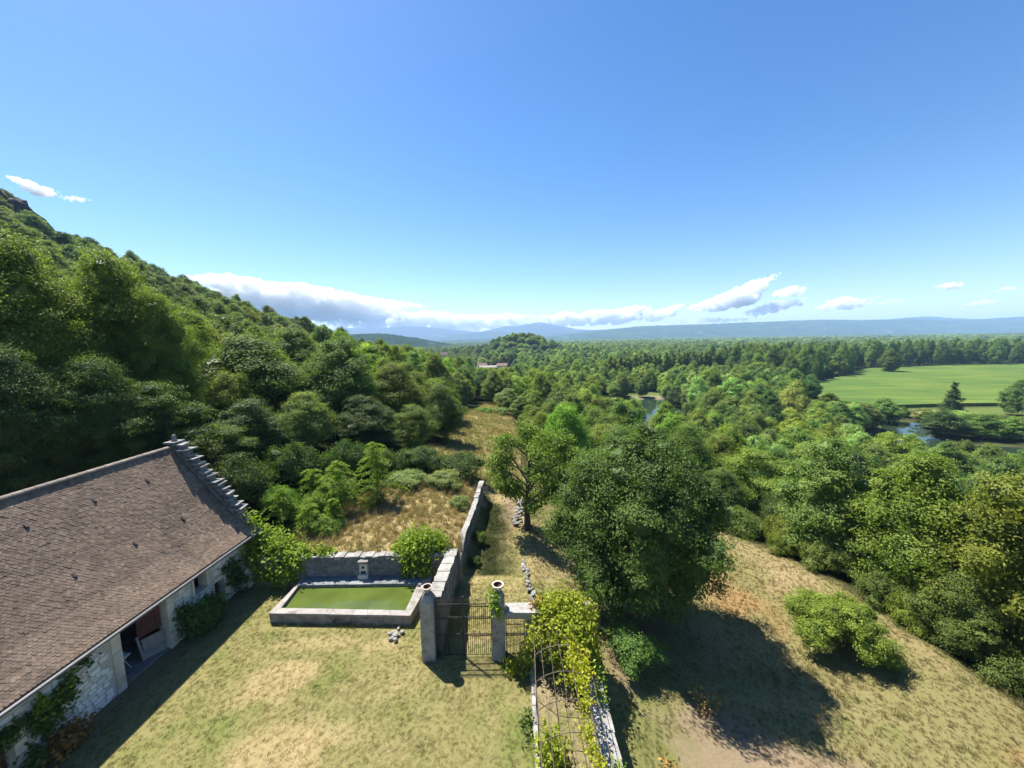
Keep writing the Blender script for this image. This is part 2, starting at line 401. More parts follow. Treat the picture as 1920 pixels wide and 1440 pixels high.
def ground_colour(x, y):
    """albedo of the soil and the dry or green sward growing on it"""
    n1 = fbm(x, y, 3.2, 101); n2 = fbm(x, y, 0.9, 102); n3 = fbm(x, y, 8, 103); n4 = fbm(x, y, 0.35, 104, 3)
    green = np.array([0.148, 0.168, 0.050]); olive = np.array([0.218, 0.196, 0.082]); straw = np.array([0.37, 0.295, 0.145])
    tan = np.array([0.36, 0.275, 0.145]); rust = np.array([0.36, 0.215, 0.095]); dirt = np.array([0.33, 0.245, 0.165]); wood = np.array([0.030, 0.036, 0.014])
    def mix(a, b, t): return a * (1 - t[..., None]) + b * t[..., None]
    o = np.ones(np.shape(x) + (3,))
    # lawn
    c = mix(green * o, olive * o, sst(0.25, 0.6, n1 * 0.5 + n2 * 0.5))
    c = mix(c, tan * 0.92, sst(0.50, 0.82, 0.42 * n2 + 0.33 * n3 + 0.25 * n4) * 0.8)
    for cx, cy, sx, sy, k in ((-10.6, 15.6, 1.7, 1.5, 0.7), (-9.3, 12.3, 2.4, 1.1, 0.65), (-7.7, 13.2, 2.0, 0.7, 0.5), (-9.6, 17.6, 2.4, 0.6, 0.5), (-6.3, 17.6, 0.8, 0.7, 0.6)):
        g = np.exp(-((x - cx) / sx) ** 2 - ((y - cy) / sy) ** 2)
        c = mix(c, tan * 1.02, np.clip(sst(0.3, 0.75, g + 0.55 * (n2 - 0.5) + 0.4 * (n4 - 0.5)) * k, 0, 1))
    near_barn = sst(-15.9, -16.6, x) * (y > 9) * (y < 23.4)
    c = mix(c, np.array([0.20, 0.15, 0.095]), np.clip(near_barn * (0.4 + n2), 0, 1) * 0.8)
    border = ((x > 0.7) & (x < 3.4) & (y < 18)).astype(float)
    c = mix(c, np.array([0.27, 0.215, 0.13]), border * sst(0.35, 0.6, n2 * 0.6 + n1 * 0.4) * 0.85)
    # meadow
    m = mix(straw * .98 * o, tan * 1.05 * o, sst(.35, .65, n2 * .5 + fbm(x, y, 2.4, 131) * .5)); m = mix(m, olive * 1.12, sst(0.32, 0.60, n1 * 0.55 + n3 * 0.45) * .9)
    m = mix(m, green * 1.25, sst(0.50, 0.70, 0.5 * fbm(x, y, 6, 111) + 0.5 * n2) * 0.7)
    rz = np.exp(-((x - 14.5) / 3.5) ** 2 - ((y - 24) / 4.5) ** 2) + .5 * np.exp(-((x - 20) / 3.5) ** 2 - ((y - 13.5) / 2.5) ** 2)
    m = mix(m, rust * 1.05, sst(0.50, 0.75, 0.45 * fbm(x, y, 4.5, 121) + 0.30 * n2 + .35 * rz) * 0.75)
    d = np.exp(-((x - 10.6) / 4.6) ** 2 - ((y - 12.0) / 2.0) ** 2) + 0.8 * np.exp(-((x - 8.5) / 2.0) ** 2 - ((y - 14.5) / 1.6) ** 2) + 0.7 * np.exp(-((x - 5.0) / .8) ** 2 - ((y - 17.) / 2.2) ** 2) \
        + 0.8 * np.exp(-((x - 15.5) / 5) ** 2 - ((y - 10.5) / 0.7) ** 2)
    m = mix(m, dirt, sst(0.25, 0.7, d + 0.45 * (n2 - 0.5) + 0.3 * (n4 - .5)) * 0.85)
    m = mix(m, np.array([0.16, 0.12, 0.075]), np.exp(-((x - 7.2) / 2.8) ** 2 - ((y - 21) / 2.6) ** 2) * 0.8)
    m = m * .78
    wm = sst(3.3, 3.7, x)
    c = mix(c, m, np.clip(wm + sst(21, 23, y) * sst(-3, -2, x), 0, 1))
    # path past the gate
    p = mix(olive * 1.1 * o, straw * 0.95, sst(0.35, 0.65, 0.5 * n1 + 0.5 * n2))
    p = mix(p, dirt * 1.05, np.clip(np.exp(-((x + 0.3) / 0.7) ** 2) * sst(26, 33, y) * (1 - sst(44, 52, y)) * (0.5 + n2 * .8), 0, 1))
    wp = sst(-3.4, -3.1, x) * (1 - sst(0.6, 1.2, x)) * sst(16.8, 18, y)
    c = mix(c, p, wp)
    t = mix(straw * 0.95 * o, tan * 1.05, sst(0.4, 0.6, n1)); t = mix(t, olive, sst(0.52, 0.7, n2 * .5 + n3 * .5))
    c = mix(c, t, sst(-0.5, 0.3, inside(TERRACE, x, y)))
    k = mix(straw * 1.0 * o, olive * 1.25, sst(0.30, 0.55, n3)); k = mix(k, rust * 1.05, sst(0.62, 0.80, fbm(x, y, 6, 141)) * 0.5)
    c = mix(c, k, sst(-1.5, 1, inside(CLEARING, x, y)) * sst(38, 44, y))
    # woodland floor everywhere else, tree shade put into its dark colour
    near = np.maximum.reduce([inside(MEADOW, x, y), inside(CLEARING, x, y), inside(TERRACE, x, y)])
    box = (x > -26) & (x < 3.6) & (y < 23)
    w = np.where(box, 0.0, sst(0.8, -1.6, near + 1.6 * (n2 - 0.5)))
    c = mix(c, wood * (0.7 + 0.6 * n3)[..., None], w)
    far = np.hypot(x, y)
    c = mix(c, np.array([0.048, 0.078, 0.022]), sst(300, 900, far))
    rockw = sst(205, 225, -x + 0.25 * (y - 188) + 22 * (fbm(x, y, 40, 77) - .5)) * (y > 60) * (y < 330)
    c = mix(c, mix(np.array([0.17, 0.14, 0.115]) * o, np.array([0.07, 0.08, 0.03]), sst(0.42, 0.62, fbm(x, y, 14, 78))), rockw)
    for poly in PONDS:
        c = mix(c, np.array([0.11, 0.115, 0.05]), sst(-2.5, -0.5, inside(poly, x, y)) * 0.8)
    c = mix(c, np.array([0.24, 0.21, 0.14]), sst(-1.5, 1, inside(BEACH, x, y)))
    c = mix(c, np.array([0.115, 0.150, 0.045]), sst(-2, 1, np.maximum(inside(LAWN_FAR, x, y), inside(GRASSY, x, y))))
    c = mix(c, np.array([0.33, 0.29, 0.19]), sst(-1, 1, inside([(152, 151), (186, 147), (188, 149), (154, 153)], x, y)))
    return c * (0.83 * (0.93 + 0.14 * n4))[..., None]

def axis(a, b, step, lo, hi, growth):
    mid = np.arange(a, b + 1e-6, step); left, right = [a], [b]
    s = step
    while left[-1] > lo: s *= growth; left.append(left[-1] - s)
    s = step
    while right[-1] < hi: s *= growth; right.append(right[-1] + s)
    return np.concatenate([left[:0:-1], mid, right[1:]])
# ground sheet -----------------------------------------------------------
gx = axis(-27, 30, 0.22, -9000, 11500, 1.055)
gy = axis(7, 44, 0.22, -1800, 10300, 1.055)
GX, GY = np.meshgrid(gx, gy)
GZ = ground(GX, GY)
def grid_quads(nx, ny):
    i = np.arange(ny - 1)[:, None] * nx + np.arange(nx - 1)[None, :]
    i = i.ravel()
    return np.stack([i, i + 1, i + nx + 1, i + nx], 1)
def soil_mat():
    m, nt, nd, lk, out = new_mat('soil_and_sward')
    pos = N(nt, 'ShaderNodeNewGeometry').outputs['Position']
    col = N(nt, 'ShaderNodeAttribute', attribute_name='base').outputs['Color']
    n1 = N(nt, 'ShaderNodeTexNoise', Scale=7.0, Detail=6.0, Roughness=0.75); lk.new(pos, n1.inputs['Vector'])
    f = ramp(nt, n1.outputs[0], [(0.25, (0.80, 0.80, 0.80)), (0.75, (1.18, 1.18, 1.18))])
    col = mixc(nt, 1.0, col, f, 'MULTIPLY')
    n2 = N(nt, 'ShaderNodeTexNoise', Scale=28.0, Detail=4.0, Roughness=0.7); lk.new(pos, n2.inputs['Vector'])
    f = ramp(nt, n2.outputs[0], [(0.3, (0.82, 0.82, 0.80)), (0.7, (1.16, 1.16, 1.14))])
    col = mixc(nt, 1.0, col, f, 'MULTIPLY')
    p = N(nt, 'ShaderNodeBsdfDiffuse'); lk.new(col, p.inputs['Color'])
    b = N(nt, 'ShaderNodeBump', Strength=0.55, Distance=0.05); lk.new(n1.outputs[0], b.inputs['Height']); lk.new(b.outputs[0], p.inputs['Normal'])
    lk.new(p.outputs[0], out.inputs[0])
    return m
M['soil'] = soil_mat()
# the pool basin is sunk below the lawn: leave the sheet out under it
cxm, cym = (GX[:-1, :-1] + GX[1:, 1:]) / 2, (GY[:-1, :-1] + GY[1:, 1:]) / 2
keep = ~((cxm > -12.6) & (cxm < -5.9) & (cym > 19.5) & (cym < 21.3)).ravel()
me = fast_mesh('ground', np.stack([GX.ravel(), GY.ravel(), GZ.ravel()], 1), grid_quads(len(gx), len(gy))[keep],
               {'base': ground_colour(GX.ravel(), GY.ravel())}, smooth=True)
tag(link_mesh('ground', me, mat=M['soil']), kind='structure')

# water --------------------------------------------------------------------
def water_mat(name, c, rough, scale, strength):
    m, nt, nd, lk, out = new_mat(name)
    pos = N(nt, 'ShaderNodeNewGeometry').outputs['Position']
    n1 = N(nt, 'ShaderNodeTexNoise', Scale=scale, Detail=3.0); lk.new(pos, n1.inputs['Vector'])
    n2 = N(nt, 'ShaderNodeTexNoise', Scale=0.9, Detail=4.0); lk.new(pos, n2.inputs['Vector'])
    col = ramp(nt, n2.outputs[0], [(0.3, c), (0.75, tuple(v * 1.5 for v in c))])
    p = N(nt, 'ShaderNodeBsdfPrincipled', Roughness=rough, IOR=1.42); lk.new(col, p.inputs['Base Color'])
    b = N(nt, 'ShaderNodeBump', Strength=strength, Distance=0.02); lk.new(n1.outputs[0], b.inputs['Height']); lk.new(b.outputs[0], p.inputs['Normal'])
    lk.new(p.outputs[0], out.inputs[0])
    return m
def sheet(name, poly, z, mat, kind='structure'):
    b = MB(); b.add([(x, y, z) for x, y in poly], [tuple(range(len(poly)))])
    return tag(b.build(name, mat), kind=kind)
M['pond'] = water_mat('pond_water', (0.018, 0.032, 0.018), 0.03, 1.5, 0.06)
M['green_water'] = water_mat('algae_water', (0.058, 0.080, 0.016), 0.03, 5.0, 0.03)
sheet('water', POND_A, -17.35, M['pond'])
sheet('water', POND_B, -17.35, M['pond'])

# crops ----------------------------------------------------------------------
def field_mat():
    m, nt, nd, lk, out = new_mat('maize_field')
    pos = N(nt, 'ShaderNodeNewGeometry').outputs['Position']
    mp = N(nt, 'ShaderNodeMapping'); mp.inputs['Rotation'].default_value = (0, 0, R_(-62)); mp.inputs['Scale'].default_value = (0.03, 0.5, 1)
    lk.new(pos, mp.inputs[0])
    n1 = N(nt, 'ShaderNodeTexNoise', Scale=1.0, Detail=5.0); lk.new(mp.outputs[0], n1.inputs['Vector'])
    n2 = N(nt, 'ShaderNodeTexNoise', Scale=0.03, Detail=5.0); lk.new(pos, n2.inputs['Vector'])
    a = ramp(nt, n1.outputs[0], [(0.35, (0.060, 0.108, 0.028)), (0.65, (0.100, 0.155, 0.040))])
    b = ramp(nt, n2.outputs[0], [(0.4, (0.85, 0.9, 0.9)), (0.62, (1.25, 1.1, 1.0))])
    col = mixc(nt, 1.0, a, b, 'MULTIPLY')
    p = N(nt, 'ShaderNodeBsdfDiffuse'); lk.new(col, p.inputs['Color'])
    n3 = N(nt, 'ShaderNodeTexNoise', Scale=1.2, Detail=3.0); lk.new(pos, n3.inputs['Vector'])
    bp = N(nt, 'ShaderNodeBump', Strength=0.7, Distance=0.5); lk.new(n3.outputs[0], bp.inputs['Height']); lk.new(bp.outputs[0], p.inputs['Normal'])
    lk.new(p.outputs[0], out.inputs[0])
    return m
M['maize'] = field_mat()
M['field_grass'] = rough_mat('field_grass', (0.10, 0.14, 0.035), (0.16, 0.19, 0.06), 0.08, c3=(0.30, 0.27, 0.15), bump=0.5, bscale=2.0)
def crop(name, poly, z0, z1, mat):
    b = MB(); n = len(poly)
    b.add([(x, y, z0) for x, y in poly] + [(x, y, z1) for x, y in poly], [tuple(range(n, 2 * n))] + [(i, (i + 1) % n, n + (i + 1) % n, n + i) for i in range(n)])
    return tag(b.build(name, mat), kind='structure')
crop('field', FIELD, -18.2, -15.6, M['maize'])

# far hills --------------------------------------------------------------------
def hill_mat(name, dark, light, pale, scale):
    m, nt, nd, lk, out = new_mat(name)
    pos = N(nt, 'ShaderNodeNewGeometry').outputs['Position']
    mp = N(nt, 'ShaderNodeMapping'); mp.inputs['Scale'].default_value = (scale, scale * 0.8, scale * 4); lk.new(pos, mp.inputs[0])
    n1 = N(nt, 'ShaderNodeTexNoise', Scale=1.0, Detail=7.0, Roughness=0.7); lk.new(mp.outputs[0], n1.inputs['Vector'])
    v = N(nt, 'ShaderNodeTexVoronoi', Scale=2.6); lk.new(mp.outputs[0], v.inputs['Vector'])
    col = ramp(nt, n1.outputs[0], [(0.35, dark), (0.62, light)])
    f = ramp(nt, v.outputs['Color'], [(0.86, (0, 0, 0)), (0.92, (1, 1, 1))])
    col = mixc(nt, f, col, pale)
    p = N(nt, 'ShaderNodeBsdfDiffuse'); lk.new(col, p.inputs['Color']); lk.new(p.outputs[0], out.inputs[0])
    return m
def hills(name, prof, Y, foot, mat, seed, rough=0.10, tex=0.0):
    xs = np.linspace(prof[0][0], prof[-1][0], 420)
    top = np.interp(xs, [p[0] for p in prof], [p[1] for p in prof])
    k = np.ones(7) / 7; top = np.convolve(np.pad(top, 3, 'edge'), k, 'valid')
    hgt = np.maximum(top + 17, 1)
    rows = 26
    V, nx = [], len(xs)
    for j in range(rows):
        t = j / (rows - 1)
        if t < 0.75: y = Y - foot * (1 - t / 0.75); s = (t / 0.75)
        else: y = Y + foot * 0.6 * (t - 0.75) / 0.25; s = 1 - (t - 0.75) / 0.25
        s = s * s * (3 - 2 * s)
        n = fbm(xs, np.full(nx, y), foot * 0.35, seed, 5) - 0.5
        z = -17.5 + hgt * s * (1 + rough * 6 * n * (1 - s) ) + hgt * rough * 0.35 * (fbm(xs, np.full(nx, y), foot * 0.06, seed + 3, 4) - 0.5) * s + tex * (fbm(xs, np.full(nx, y * 3.0), 16.0, seed + 9, 3) - .3) * s
        V.append(np.stack([xs, np.full(nx, y), z], 1))
    me = fast_mesh(name, np.concatenate(V), grid_quads(nx, rows), smooth=True)
    return tag(link_mesh(name, me, mat=mat), kind='structure')
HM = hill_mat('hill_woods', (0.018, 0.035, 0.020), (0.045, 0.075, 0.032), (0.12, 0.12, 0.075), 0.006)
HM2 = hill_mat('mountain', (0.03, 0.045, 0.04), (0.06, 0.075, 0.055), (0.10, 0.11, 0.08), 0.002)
HM3B = hill_mat('far_mountain', (0.06, 0.075, 0.075), (0.09, 0.105, 0.10), (0.11, 0.12, 0.10), 0.002)  # paler colours put part of the haze into the mountain surface
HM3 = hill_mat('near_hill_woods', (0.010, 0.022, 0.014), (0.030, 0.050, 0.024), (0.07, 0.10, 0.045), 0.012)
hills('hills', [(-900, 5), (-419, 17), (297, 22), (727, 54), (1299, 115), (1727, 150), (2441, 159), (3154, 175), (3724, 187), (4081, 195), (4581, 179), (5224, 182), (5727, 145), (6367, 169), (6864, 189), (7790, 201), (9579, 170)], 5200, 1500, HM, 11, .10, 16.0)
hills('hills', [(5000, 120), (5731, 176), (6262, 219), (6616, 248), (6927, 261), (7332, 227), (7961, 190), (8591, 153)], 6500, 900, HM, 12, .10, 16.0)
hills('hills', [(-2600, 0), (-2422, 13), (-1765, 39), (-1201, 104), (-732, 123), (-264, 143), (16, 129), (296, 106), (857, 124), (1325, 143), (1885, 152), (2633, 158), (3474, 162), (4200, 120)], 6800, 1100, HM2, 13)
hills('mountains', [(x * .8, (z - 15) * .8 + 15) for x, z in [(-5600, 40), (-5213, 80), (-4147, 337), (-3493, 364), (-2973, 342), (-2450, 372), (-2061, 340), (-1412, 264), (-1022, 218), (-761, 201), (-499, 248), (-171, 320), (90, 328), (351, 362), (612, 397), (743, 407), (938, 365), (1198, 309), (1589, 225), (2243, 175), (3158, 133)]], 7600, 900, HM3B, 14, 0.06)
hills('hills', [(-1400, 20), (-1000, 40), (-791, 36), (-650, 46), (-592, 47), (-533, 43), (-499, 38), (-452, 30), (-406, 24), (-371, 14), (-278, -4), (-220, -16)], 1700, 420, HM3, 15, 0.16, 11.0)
# ================================================================== barn
rng = np.random.default_rng(7)
BL = (-16.9, 14.0, 0.0)
barn = thing('stone_barn', BL, 'long stone barn with brown tiled roof and stepped gable beside the lawn', 'barn')
BX0, BX1, BY0, BY1 = -24.9, -16.9, 1.5, 23.2
RIDGE = (-20.9, 8.75)
PROF = [(-20.9, 8.75), (-18.4, 5.62), (-17.35, 4.42), (-16.7, 3.80), (-16.15, 3.34)]       # front slope, ridge to eave
OPEN = [(15.32, 17.5, -0.2, 3.0), (19.05, 19.85, 1.72, 2.88), (20.3, 20.95, -0.2, 1.55), (9.6, 11.75, -0.2, 1.75)]
EAVE_Z = 3.75
def wall_boxes(b, y0, y1, z0, z1, opens, x0, x1):
    ys = sorted({y0, y1, *[v for o in opens for v in o[:2]]}); zs = sorted({z0, z1, *[max(v, z0) for o in opens for v in o[2:]]})
    for a, c in zip(ys, ys[1:]):
        run = None
        for d, e in zip(zs, zs[1:]):
            ym, zm = (a + c) / 2, (d + e) / 2
            hole = any(o[0] < ym < o[1] and o[2] < zm < o[3] for o in opens)
            if not hole: run = (run[0], e) if run else (d, e)
            if (hole or e == zs[-1]) and run:
                b.box(x0, x1, a, c, run[0], run[1]); run = None
b = MB(); wall_boxes(b, BY0, BY1, -0.3, EAVE_Z, OPEN, -17.4, -16.9)
front = b.build('front_wall', M['mortar'], barn)
# stones: a few irregular prisms, shared
def stone_mesh(seed, n=8):
    r = np.random.default_rng(seed); b = MB(); a = np.sort((np.arange(n) + r.uniform(-.3, .3, n)) / n * 2 * math.pi) + 0.35
    sq = lambda t: np.array([np.sign(np.cos(t)) * abs(np.cos(t)) ** .42, np.sign(np.sin(t)) * abs(np.sin(t)) ** .42]).T
    p = sq(a) * (0.5 * r.uniform(.88, 1.0, n))[:, None]
    q = p * r.uniform(.80, .9)
    vs = [(0.0, y, z) for y, z in p] + [(0.72, y, z) for y, z in p] + [(1.0 + r.uniform(-.12, .12), y, z) for y, z in q]
    fs = [(i, (i + 1) % n, n + (i + 1) % n, n + i) for i in range(n)] + [(n + i, n + (i + 1) % n, 2 * n + (i + 1) % n, 2 * n + i) for i in range(n)] + [tuple(range(2 * n, 3 * n))]
    b.add(vs, fs, r.uniform(.3, .7)); return b.mesh('stone')
def coursed(y0, y1, z0, z1, opens, hmin, hmax, wmin, wmax, seed, gap=0.03):
    r = np.random.default_rng(seed); out = []; z = z0
    while z < z1 - hmin * .7:
        h = min(r.uniform(hmin, hmax), z1 - z); y = y0 + r.uniform(-.1, .1)
        while y < y1:
            w = r.uniform(wmin, wmax); a, c = max(y, y0), min(y + w, y1); y += w
            if c - a < .07: continue
            if any(a < o[1] + .02 and c > o[0] - .02 and z < o[3] + .02 and z + h > o[2] for o in opens): continue
            hh = h * r.uniform(.86, 1.02)
            out.append(((a + c) / 2, z + h / 2 + r.uniform(-.015, .015), c - a - gap * .4, hh - gap * .4))
        z += h
    return out
STONES = [stone_mesh(s) for s in range(10)]
for me in STONES: me.materials.append(M['limestone'])
quoin_open = [(15.32 - .38, 17.5 + .36, -1, 3.2), (18.93, 19.97, 1.55, 3.0), (20.3 - .05, 20.95 + .4, -1, 1.75), (9.6 - .1, 11.75 + .35, -1, 1.95)]
st = coursed(8.2, 23.15, 0.0, 3.45, quoin_open, .13, .27, .18, .50, 3)
vis = sorted(st, key=lambda s: -s[2] * s[3] / ((s[0]) ** 2 + 290) * (1 if s[1] < 3.0 else .2))
def place_stones(items, parent, xface, depth=(.02, .055), mat=None, seed=1, n_ind=300, meshes=STONES, axis='x', rest_name='stones'):
    r = np.random.default_rng(seed); base = wloc(parent); rest = MB()
    for k, (y, z, w, h) in enumerate(items):
        d = r.uniform(*depth); me = meshes[int(r.integers(len(meshes)))]
        fl = (1 if r.random() < .5 else -1)
        if k < n_ind:
            o = bpy.data.objects.new('stone', me); o.parent = parent
            if axis == 'x': o.location = Vector((xface, y, z)) - base; o.scale = (d, w * fl, h)
            else: o.location = Vector((y, xface, z)) - base; o.rotation_euler = (0, 0, R_(-90)); o.scale = (d, w * fl, h)
            COL.objects.link(o)
        else:
            vs = [(v.co.x * d, v.co.y * w * fl, v.co.z * h) for v in me.vertices]
            if axis == 'x': vs = [(xface + a, y + bb, z + c) for a, bb, c in vs]
            else: vs = [(y + bb, xface - a, z + c) for a, bb, c in vs]
            rest.add(vs, [tuple(p.vertices) for p in me.polygons], r.uniform(.3, .7))
    if rest.v:
        o = rest.build(rest_name, mat or M['limestone'], parent); tag(o, kind='stuff')
place_stones(vis, front, -16.905, seed=5, n_ind=300)
# dressed blocks round the openings
def blocks(parent, y0, y1, z0, z1, h, x0=-17.15, x1=-16.855, mat=None, name='quoin'):
    r = np.random.default_rng(int(abs(y0 * 100)) + 3); z = z0
    while z < z1 - .05:
        e = min(z + h * r.uniform(.85, 1.2), z1)
        if z1 - e < .12: e = z1
        b = MB(); b.box(x0, x1 + r.uniform(-.01, .01), y0, y1, z + .006, e - .006, r.uniform(.4, .6)); b.build(name, mat or M['dressed'], parent); z = e
blocks(front, 15.32 - .36, 15.34, -.1, 3.2, .62); blocks(front, 17.48, 17.84, -.1, 3.2, .55)
blocks(front, 20.94, 21.30, -.1, 1.7, .5); blocks(front, 11.74, 12.06, -.1, 1.95, .55)
b = MB(); b.box(-17.2, -16.85, 20.2, 21.35, 1.56, 1.78); b.build('lintel', M['dressed'], front)
b = MB(); b.box(-17.2, -16.85, 9.4, 12.1, 1.76, 2.0); b.build('lintel', M['dressed'], front)
b = MB(); b.box(-17.3, -16.92, 15.0, 17.8, 3.0, 3.24); b.build('lintel', M['grey_wood'], front)
# window
b = MB(); b.box(-17.38, -16.86, 18.93, 19.06, 1.72, 2.88); b.box(-17.38, -16.86, 19.84, 19.97, 1.72, 2.88); b.box(-17.38, -16.86, 18.93, 19.97, 2.88, 3.02)
wf = b.build('window', M['dressed'], barn)
b = MB(); b.box(-17.36, -16.80, 18.90, 20.0, 1.60, 1.715); b.build('window_sill', M['dressed'], wf)
b = MB(); b.box(-17.36, -17.31, 19.07, 19.45, 1.73, 2.87); b.build('shutter', M['old_wood'], wf)
# red plank leaf and grey boards standing in the barn doorway
dl = thing('d', (0, 0, 0), None, None); bpy.data.objects.remove(dl)
for k in range(7):
    b = MB(); z = 1.22 + k * .255; b.hexa([(-17.62, 16.62, z), (-17.56, 16.62, z), (-17.24, 17.46, z), (-17.30, 17.46, z)], [(-17.62, 16.62, z + .245), (-17.56, 16.62, z + .245), (-17.24, 17.46, z + .245), (-17.30, 17.46, z + .245)])
    if k == 0: door = b.build('barn_door', M['old_wood'], barn)
    else: b.build('plank', M['old_wood'], door)
for k in range(2):
    b = MB(); y = 16.74 + k * .52; b.box(-17.56 + .2 * k, -17.5 + .2 * k, y, y + .09, 1.2, 3.0); b.build('batten', M['old_wood'], door)
for k in range(4):
    b = MB(); z = 0.02 + k * .27; b.hexa([(-17.55, 16.75, z), (-17.50, 16.75, z), (-17.05, 17.42, z), (-17.10, 17.42, z)], [(-17.60, 16.72, z + .25), (-17.55, 16.72, z + .25), (-17.12, 17.42, z + .25), (-17.17, 17.42, z + .25)])
    if k == 0: hb = b.build('half_door', M['grey_wood'], barn)
    else: b.build('plank', M['grey_wood'], hb)
b = MB(); b.hexa([(-17.55, 16.66, 0), (-17.47, 16.66, 0), (-17.47, 16.75, 0), (-17.55, 16.75, 0)], [(-17.62, 16.52, 1.35), (-17.55, 16.52, 1.35), (-17.55, 16.6, 1.35), (-17.62, 16.6, 1.35)]); b.build('stile', M['grey_wood'], hb)
for k in range(4):
    b = MB(); y = 20.31 + k * .16; b.box(-17.32, -17.26, y, y + .152, 0.02, 1.55)
    if k == 0: sd = b.build('stable_door', M['old_wood'], barn)
    else: b.build('plank', M['old_wood'], sd)
for k in range(9):
    b = MB(); y = 9.62 + k * .235; b.box(-17.32, -17.26, y, y + .226, 0.02, 1.74)
    if k == 0: sd = b.build('cart_door', M['old_wood'], barn)
    else: b.build('plank', M['old_wood'], sd)
# shell: floor, back wall, ends
b = MB(); b.box(BX0, -17.0, BY0, BY1, -.2, 0.06); b.build('floor', M['floor'], barn)
b = MB(); b.box(BX0, BX0 + .5, BY0, BY1, -.5, EAVE_Z + .1); b.build('back_wall', M['mortar'], barn)
def gable(y0, y1, up):
    b = MB(); x = [BX0 - .1, BX0 - .1, RIDGE[0], -17.4, -16.72 if up else -16.9, -16.72 if up else -16.9]; z = [-.4, 3.9 + up, RIDGE[1] + up, 4.48 + up, 3.75 + up, -.4]
    vs = [(a, y0, c) for a, c in zip(x, z)] + [(a, y1, c) for a, c in zip(x, z)]; n = 6
    b.add(vs, [tuple(range(n)), tuple(range(2 * n - 1, n - 1, -1))] + [(i, n + i, n + (i + 1) % n, (i + 1) % n) for i in range(n)])
    return b
gable(BY0 - .02, BY0 + .48, -0.02).build('gable_wall', M['mortar'], barn)
gw = gable(22.78, 23.26, 0.12).build('gable_wall', M['grey_stone'], barn)  # darker stone puts the shadowed gap along the parapet into the colour
# stepped coping of flat slabs, and the finial
for k in range(15):
    t = (k + .5) / 15.0; x = RIDGE[0] + .35 + t * 3.55 + rng.uniform(-.07, .07); z = 8.95 - t * 4.25 + rng.uniform(-.07, .07)
    w, d = rng.uniform(.20, .32), rng.uniform(.28, .46)
    b = MB(); th = rng.uniform(.06, .10); tilt = rng.uniform(-.05, .05)
    j = lambda: rng.uniform(-.05, .05)
    lo = [(x - w + j(), 23.0 - d + j(), z), (x + w + j(), 23.0 - d + j(), z), (x + w + j(), 23.0 + d + j(), z + tilt), (x - w + j(), 23.0 + d + j(), z + tilt)]
    b.hexa(lo, [(p[0] * 1.0, p[1], p[2] + th) for p in lo], rng.uniform(.35, .65))
    s = b.build('coping_slab', M['slab'], gw)
    b = MB(); b.box(x - .15, x + .15, 22.80, 23.22, z - .34, z - .003, rng.uniform(.3, .5)); b.build('step_block', M['grey_stone'], gw)  # dark stone paints gaps of shade under the slabs
b = MB(); x, z = RIDGE[0] + .02, 9.0; b.hexa([(x - .38, 22.6, z), (x + .36, 22.6, z), (x + .36, 23.4, z), (x - .38, 23.4, z)], [(x - .36, 22.62, z + .1), (x + .34, 22.62, z + .1), (x + .34, 23.38, z + .1), (x - .36, 23.38, z + .1)])
fin = b.build('finial', M['slab'], gw)
b = MB(); b.lathe([(.17, 0), (.15, .1), (.10, .2), (.13, .26), (.08, .38), (.02, .42)], (x, 23.0, z + .1), 10); b.build('finial_knob', M['slab'], fin, smooth=True)
# roof
def slope_pts(prof, lift=0.0): return [(x, z + lift) for x, z in prof]
b = MB()
for (xa, za), (xb, zb) in zip(PROF, PROF[1:]):
    b.hexa([(xa, BY0 - .3, za - .12), (xb, BY0 - .3, zb - .12), (xb, 22.8, zb - .12), (xa, 22.8, za - .12)], [(xa, BY0 - .3, za), (xb, BY0 - .3, zb), (xb, 22.8, zb), (xa, 22.8, za)])
b.hexa([(-17.3, 22.8, 4.3), (-16.15, 22.8, 3.2), (-16.15, 23.3, 3.2), (-17.3, 23.3, 4.3)], [(-17.3, 22.8, 4.34), (-16.15, 22.8, 3.26), (-16.15, 23.3, 3.26), (-17.3, 23.3, 4.34)])
for (xa, za), (xb, zb) in [((-24.1, 4.75), (-20.9, 8.75)), ((-25.7, 3.32), (-24.1, 4.75))]:
    b.hexa([(xa, BY0 - .3, za - .12), (xb, BY0 - .3, zb - .12), (xb, 22.8, zb - .12), (xa, 22.8, za - .12)], [(xa, BY0 - .3, za), (xb, BY0 - .3, zb), (xb, 22.8, zb), (xa, 22.8, za)])
roof = b.build('roof', M['tile'], barn)
def tile_mesh(seed):
    r = np.random.default_rng(seed); b = MB(); t = .012
    o = [(-.5, 0.62), (.5, 0.62), (.5, -.28), (.34, -.43), (.0, -.5), (-.34, -.43), (-.5, -.28)]
    w, l = .136, .25
    up = [(x * w, y * l, t * (1.0 if y < 0.5 else -.4)) for x, y in o]; dn = [(x, y, z - t * 1.3) for x, y, z in up]; n = len(o)
    b.add(dn + up, [tuple(range(n, 2 * n))[::-1]] + [(i, (i + 1) % n, n + (i + 1) % n, n + i) for i in range(2, n - 0) if i < n][:n], .5)
    return b
TS = [tile_mesh(s) for s in range(1)][0]
TV = np.array(TS.v); TF = [f for f in TS.f]
tmes = []
for s in range(8):
    me = bpy.data.meshes.new('roof_tile'); me.from_pydata([tuple(v) for v in TV], [], TF)
    at = me.attributes.new('tint', 'FLOAT', 'POINT'); at.data.foreach_set('value', np.full(len(TV), .34 + .045 * s, np.float32))
    me.materials.append(M['tile']); tmes.append(me)
LT = sum(math.hypot(b_[0] - a_[0], b_[1] - a_[1]) for a_, b_ in zip(PROF, PROF[1:]))
rows = []
s_ = LT - .10; k = 0
